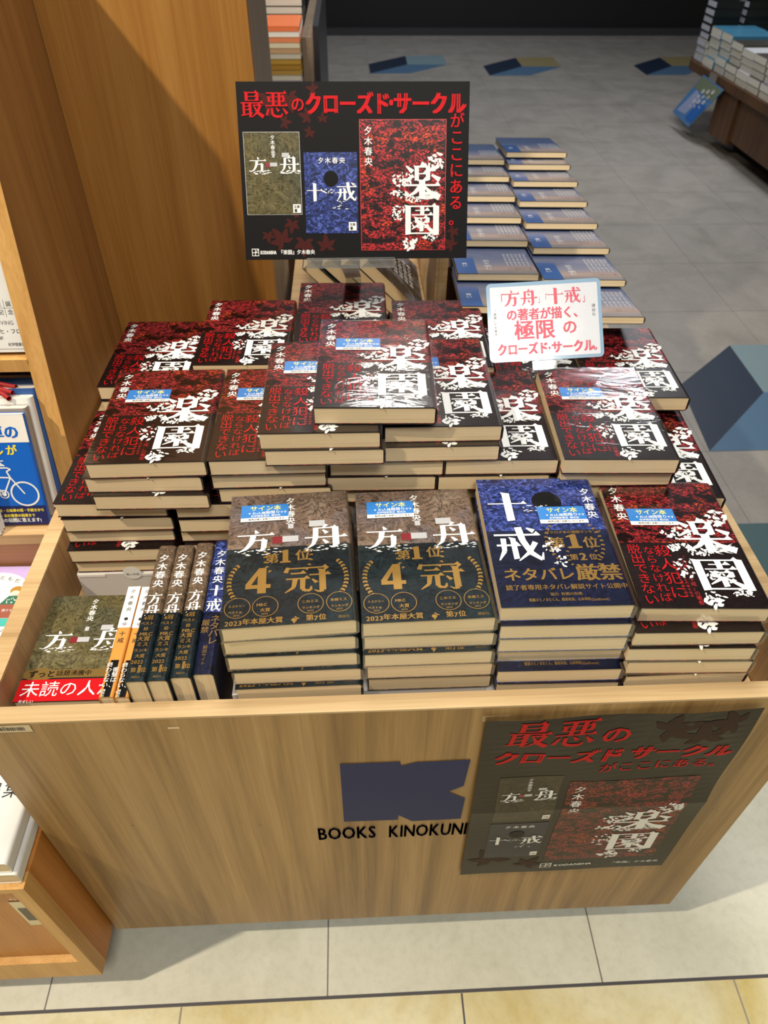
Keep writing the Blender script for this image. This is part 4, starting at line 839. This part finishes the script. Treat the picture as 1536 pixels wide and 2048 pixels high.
# white novels on the cabinet ledge
a = Art(); a.text('短編集', .050, .078, .0240, INK, .0, step=.0265)
for k, z in enumerate((.4745, .4500)):
    leaf_book('white_novel', 'white novel in clear wrap on the orange cabinet, %s' % ('upper one with black title' if k == 0 else 'lower one under the titled copy'), 'book', (-.5480 + .004 * k, .3350 - .003 * k, z), (0, 0, R(.5)), .136, .122, .0235, plain('white_cover', rgb(222, 224, 222), .5), a if k == 0 else None, 'white novels on the cabinet', PAGES)
a = Art(); a.rect(0, .12, .09, .10, plain('pale_pink_print', rgb(226, 190, 196), .5))
leaf_book('booklet', 'pale pink-edged booklet leaning behind the white novels', 'book', (-.5480, .4695, .4502), (R(88), 0, 0), .136, .110, .004, plain('white_cover', rgb(222, 224, 222), .5), a)

# ================================================================== TABLE OF BLUE PAPERBACKS
tb = thing('display_table', 'low wooden table carrying the blue paperbacks behind the cart', 'display table', (0, 0, 0))
MB().box(-.1200, .470, 1.1350, 1.92, .690, .710, OAKFL).build('table_top', tb)
MB().box(-.1190, .465, 1.1450, 1.90, .0, .6898, DARKW).build('table_base', tb)
MB().box(.140, .160, 1.1360, 1.90, .7102, .860, OAKFL).build('divider_board', tb)
MB().box(.145, .152, 1.1340, 1.136, .7102, .860, OAKX).build('divider_edge', tb)
MB().box(-.1190, .140, 1.62, 1.64, .7102, .800, OAKFL).build('tray_end', tb)
MB().box(.168, .466, 1.23, 1.86, .7102, .800, DARKW).build('riser', tb)
GB = 'blue paperbacks shingled behind the cart'
rows_r = [1.628, 1.573, 1.481, 1.376, 1.275, 1.172, 1.050, .930]; rows_l = [1.612, 1.514, 1.406, 1.304, 1.207, 1.071, .965]
nth = ['nearest', 'second', 'third', 'fourth', 'fifth', 'sixth', 'seventh', 'eighth']
TH = R(7.0)
for rows, x0, nm in ((rows_r, .3010, 'aisle-side row'), (rows_l, .1660, 'inner row beside the wooden divider')):
    rows = list(reversed(rows)); z = .847
    for i, y in enumerate(rows):
        if i:
            step = y - rows[i - 1]; z = max(z - .006, z + (.0148 - step * math.sin(TH)) / math.cos(TH))
        book('dusk', (x0 + (y - 1.05) * .065, y, z), (-TH, 0, R(-2.5)), 'blue dusk-cover paperback, %s from cart in the %s' % (nth[i], nm), GB, name='paperback', wrap=True)
# dark-covered books leaning in the tray between bookcase and divider
BWP = rock_mat('black_and_white_photo_print', [rgb(26, 24, 24), rgb(60, 56, 54), rgb(150, 150, 160)], 12)
a = Art()
for k in range(4): a.text('静かな夜の物語', .070 + .014 * k, .150, .0110, WHITE, 0, True, step=.0140)
for k in range(4):
    r = thing('leaning_book', 'dark photo-cover book leaning in the wooden tray, %s from the divider' % nth[k].replace('nearest', 'first'), 'book', (.0130 - .0330 * k, 1.190 + .006 * (k % 3), .8180), (0, R(45), 0), 'dark-covered books leaning in the tray')
    link('jacket', cover_mesh('photo_cover', .150, .205, .021, BWP, a, None), r); link('page_block', pages_mesh(.150, .205, .021), r)

# ================================================================== STACKS FURTHER BACK
far = thing('display_table', 'far wooden book table beyond the sign, edge panel toward the aisle', 'display table', (0, 0, 0))
MB().box(-.40, -.129, 2.37, 3.4, 0, .842, DARKW).build('table_base', far)
MB().box(-.128, -.095, 2.42, 3.4, .0, .955, GREYW).build('side_board', far)
MB().box(-.0945, -.078, 2.40, 3.4, .0, .985, plain('dark_poster_strip', rgb(40, 40, 46), .4)).build('poster_strip', far)
gm = 'hardbacks stacked on the far table beyond the sign'
for k in range(9):
    leaf_book('hardback', 'black-and-white hardback on far table behind the sign, %s of its pile' % (['topmost'] + nth[1:] + ['ninth'])[k], 'book', (-.246 + .001 * (k % 2), 2.62, 1.022 - .0200 * k), (0, 0, 0), .1150, .19, .0190, plain('black_cover', rgb(24, 22, 22), .4), None, gm)
cols = [('orange-topped', rgb(214, 110, 60)), ('white', rgb(216, 212, 204)), ('orange-edged', rgb(206, 124, 80)), ('cream', rgb(206, 198, 172)), ('tan', rgb(186, 150, 112)), ('pale cream', rgb(200, 194, 176)), ('golden', rgb(186, 146, 56)), ('mustard', rgb(172, 128, 40)), ('ochre', rgb(176, 140, 66)), ('off-white', rgb(204, 198, 180)), ('grey-lilac', rgb(190, 184, 196))]
for k, (nm, c_) in enumerate(cols):
    leaf_book('magazine', '%s magazine in the mixed pile in front of the far hardbacks' % nm, 'book', (-.231 + .0006 * (k % 3), 2.39 - .001 * k, .9740 - .0131 * k), (0, 0, 0), .100, .19, .0122, plain(nm + ' cover', c_, .5), None, 'magazines in the mixed pile on the far table', plain(nm + ' edge', c_, .6))

# ================================================================== AISLE TABLE AT THE BACK
at = thing('display_table', 'low brown display table of thick books across the aisle', 'display table', (0, 0, 0))
m = MB(); prof = [(2.23, 3.5), (2.205, 4.2), (2.195, 5.1)] + [(2.195 + .25 - .25 * math.cos(a_), 5.15 + .25 * math.sin(a_)) for a_ in [PI / 2 * k / 6 for k in range(7)]] + [(3.6, 5.40), (3.6, 3.5)]
m.prism(prof, .335, .383, DARKW, lambda p, q, a_: (p, q, a_)); m.build('table_top', at)
MB().box(2.225, 3.5, 4.47, 4.735, .085, .3348, DARKW).build('base_box', at); MB().box(2.24, 3.5, 3.5, 4.46, .11, .3348, DARKW).build('base_box', at); MB().box(2.4, 3.4, 3.55, 4.70, 0, .0848, plain('plinth_black', rgb(14, 13, 13), .6)).build('plinth', at)
edge = pages_mat('grey_page_edges', rgb(184, 182, 172), rgb(212, 210, 200), (6, 6, 900))
gt = 'thick pale-edged books on the aisle table'
pile_nm = ['far-end pile', 'second pile from the far end', 'third pile from the far end', 'fourth pile from the far end', 'fifth pile from the far end', 'sixth pile from the far end', 'seventh pile from the far end']
covs = [plain('teal_sea_cover', rgb(62, 120, 150), .35), plain('teal_sea_cover', rgb(62, 120, 150), .35), plain('dark_olive_cover', rgb(60, 56, 46), .4), plain('speckled_white_cover', rgb(196, 196, 200), .45), plain('brown_cover', rgb(70, 60, 60), .4), plain('mauve_cover', rgb(120, 110, 130), .4), plain('dark_cover', rgb(44, 42, 46), .5)]
ys = [5.045, 4.885, 4.725, 4.570, 4.415, 4.255, 4.095]; ns = [4, 5, 5, 5, 5, 5, 5]; ths = [.052, .041, .037, .034, .034, .034, .034]
ts_ = [.050, .0395, .036, .0335, .034, .034, .034]
for i in range(7):
    for k in range(ns[i]):
        t = ts_[i]
        r = thing('thick_book', 'thick pale-edged book, %s of %s' % (ORD[k], pile_nm[i]), 'book', (2.215 + .006 * ((i * 3 + k) % 3), ys[i], .3845 + (ns[i] - 1 - k) * (t + .001)), (0, 0, R(-90)), gt)
        link('jacket', cover_mesh('thick%d' % i, .150, .26, t, covs[i], None, None), r); link('page_block', pages_mesh(.150, .26, t, edge), r)
for i in range(4):   # second rank behind the page ends, teal and speckled covers on show
    for k in range(3):
        t = .045; c_ = covs[(0, 1, 3, 3)[i]]
        r = thing('thick_book', '%s-cover thick book, %s behind the %s' % (('teal sea', 'teal sea', 'speckled white', 'speckled white')[i], ORD[k], pile_nm[i + 1]), 'book', (2.50, ys[i + 1] + .06, .3845 + (2 - k) * (t + .001) + .03 * (k < 0)), (0, 0, R(-90)), gt)
        link('jacket', cover_mesh('rank%d' % (i > 1), .150, .24, t, c_, None, None), r); link('page_block', pages_mesh(.150, .24, t, edge), r)
# white-spined dark books stacked at the far end
gw = 'dark books with pale spines at the far end of the aisle table'
wc = plain('black_flecked_cover', rgb(20, 24, 20), .3)
for j, (x, y, n, z0) in enumerate(((2.215, 5.07, 8, .3845), (2.42, 5.085, 9, .3845), (2.62, 5.05, 10, .3845))):
    for k in range(n):
        t = .039; a_ = Art()
        r = thing('wrapped_book', 'dark pale-spined book, %s up in the %s such pile from the aisle' % (['lowest', 'second', 'third', 'fourth', 'fifth', 'sixth', 'seventh', 'eighth', 'ninth', 'tenth'][k], ['first', 'second', 'third'][j]), 'book', (x + .004 * (k % 2), y + .004 * (k % 3), z0 + k * (t + .001)), (0, 0, R(0)), gw)
        mm = cached('wsp', lambda: MB().prism(cover_profile(.17, .039, r=.014), 0, .135, wc, lambda p, q, a: (.17 - p, a, q)).box(-.0006, .0, .004, .131, .006, .033, plain('silver_white_spine', rgb(186, 190, 202), .3)).mesh('wsp'))
        link('jacket', mm, r); link('page_block', cached('wpg%d' % (j < 2 and k > 2), lambda: MB().box(.003, .168, .001, .134, .001, .038, wc if j < 2 and k > 2 else edge).mesh('wpg')), r)
# hanging blue card
hc = tag(bpy.data.objects.new('hanging_card', None), 'blue promotional card hanging from a clear strip below the aisle table edge', 'card'); C.objects.link(hc)
TLc, TRc, BRc, BLc = Vector((2.19, 4.927, .352)), Vector((2.19, 4.601, .341)), Vector((2.16, 4.875, .075)), Vector((2.16, 5.178, .089))
m = MB(); off = Vector((-.003, 0, 0)); q8 = [TLc, TRc, BRc, BLc]
m.add([tuple(p) for p in q8] + [tuple(p + off) for p in q8], [(0, 1, 2, 3), (7, 6, 5, 4), (0, 4, 5, 1), (1, 5, 6, 2), (2, 6, 7, 3), (3, 7, 4, 0)], plain('sea_blue_card', rgb(70, 126, 186), .35))
a = Art(); a.rect(.02, .98, .70, .98, plain('olive_print', rgb(110, 124, 100), .5)); a.poly([(.1, .1), (.5, .15), (.6, .6), (.2, .7)], plain('pale_lilac_print', rgb(150, 164, 206), .5)); a.rect(.62, .95, .1, .55, plain('strong_blue_print', rgb(20, 100, 190), .5), .002)
for k in range(3): a.text('海の旅へ', .72 - .16 * k, .80 - .05 * k, .11, WHITE, .02, True, step=.13, d=.004)
m.art(a, lambda u, v, d: tuple(BLc * (1 - u) * (1 - v) + BRc * u * (1 - v) + TLc * (1 - u) * v + TRc * u * v + Vector((-.0035 - d, 0, 0))))
m.build('card_sheet', hc)
MB().box(2.186, 2.192, 4.74, 4.84, .345, .384, ACRYL).build('clear_strip', hc)
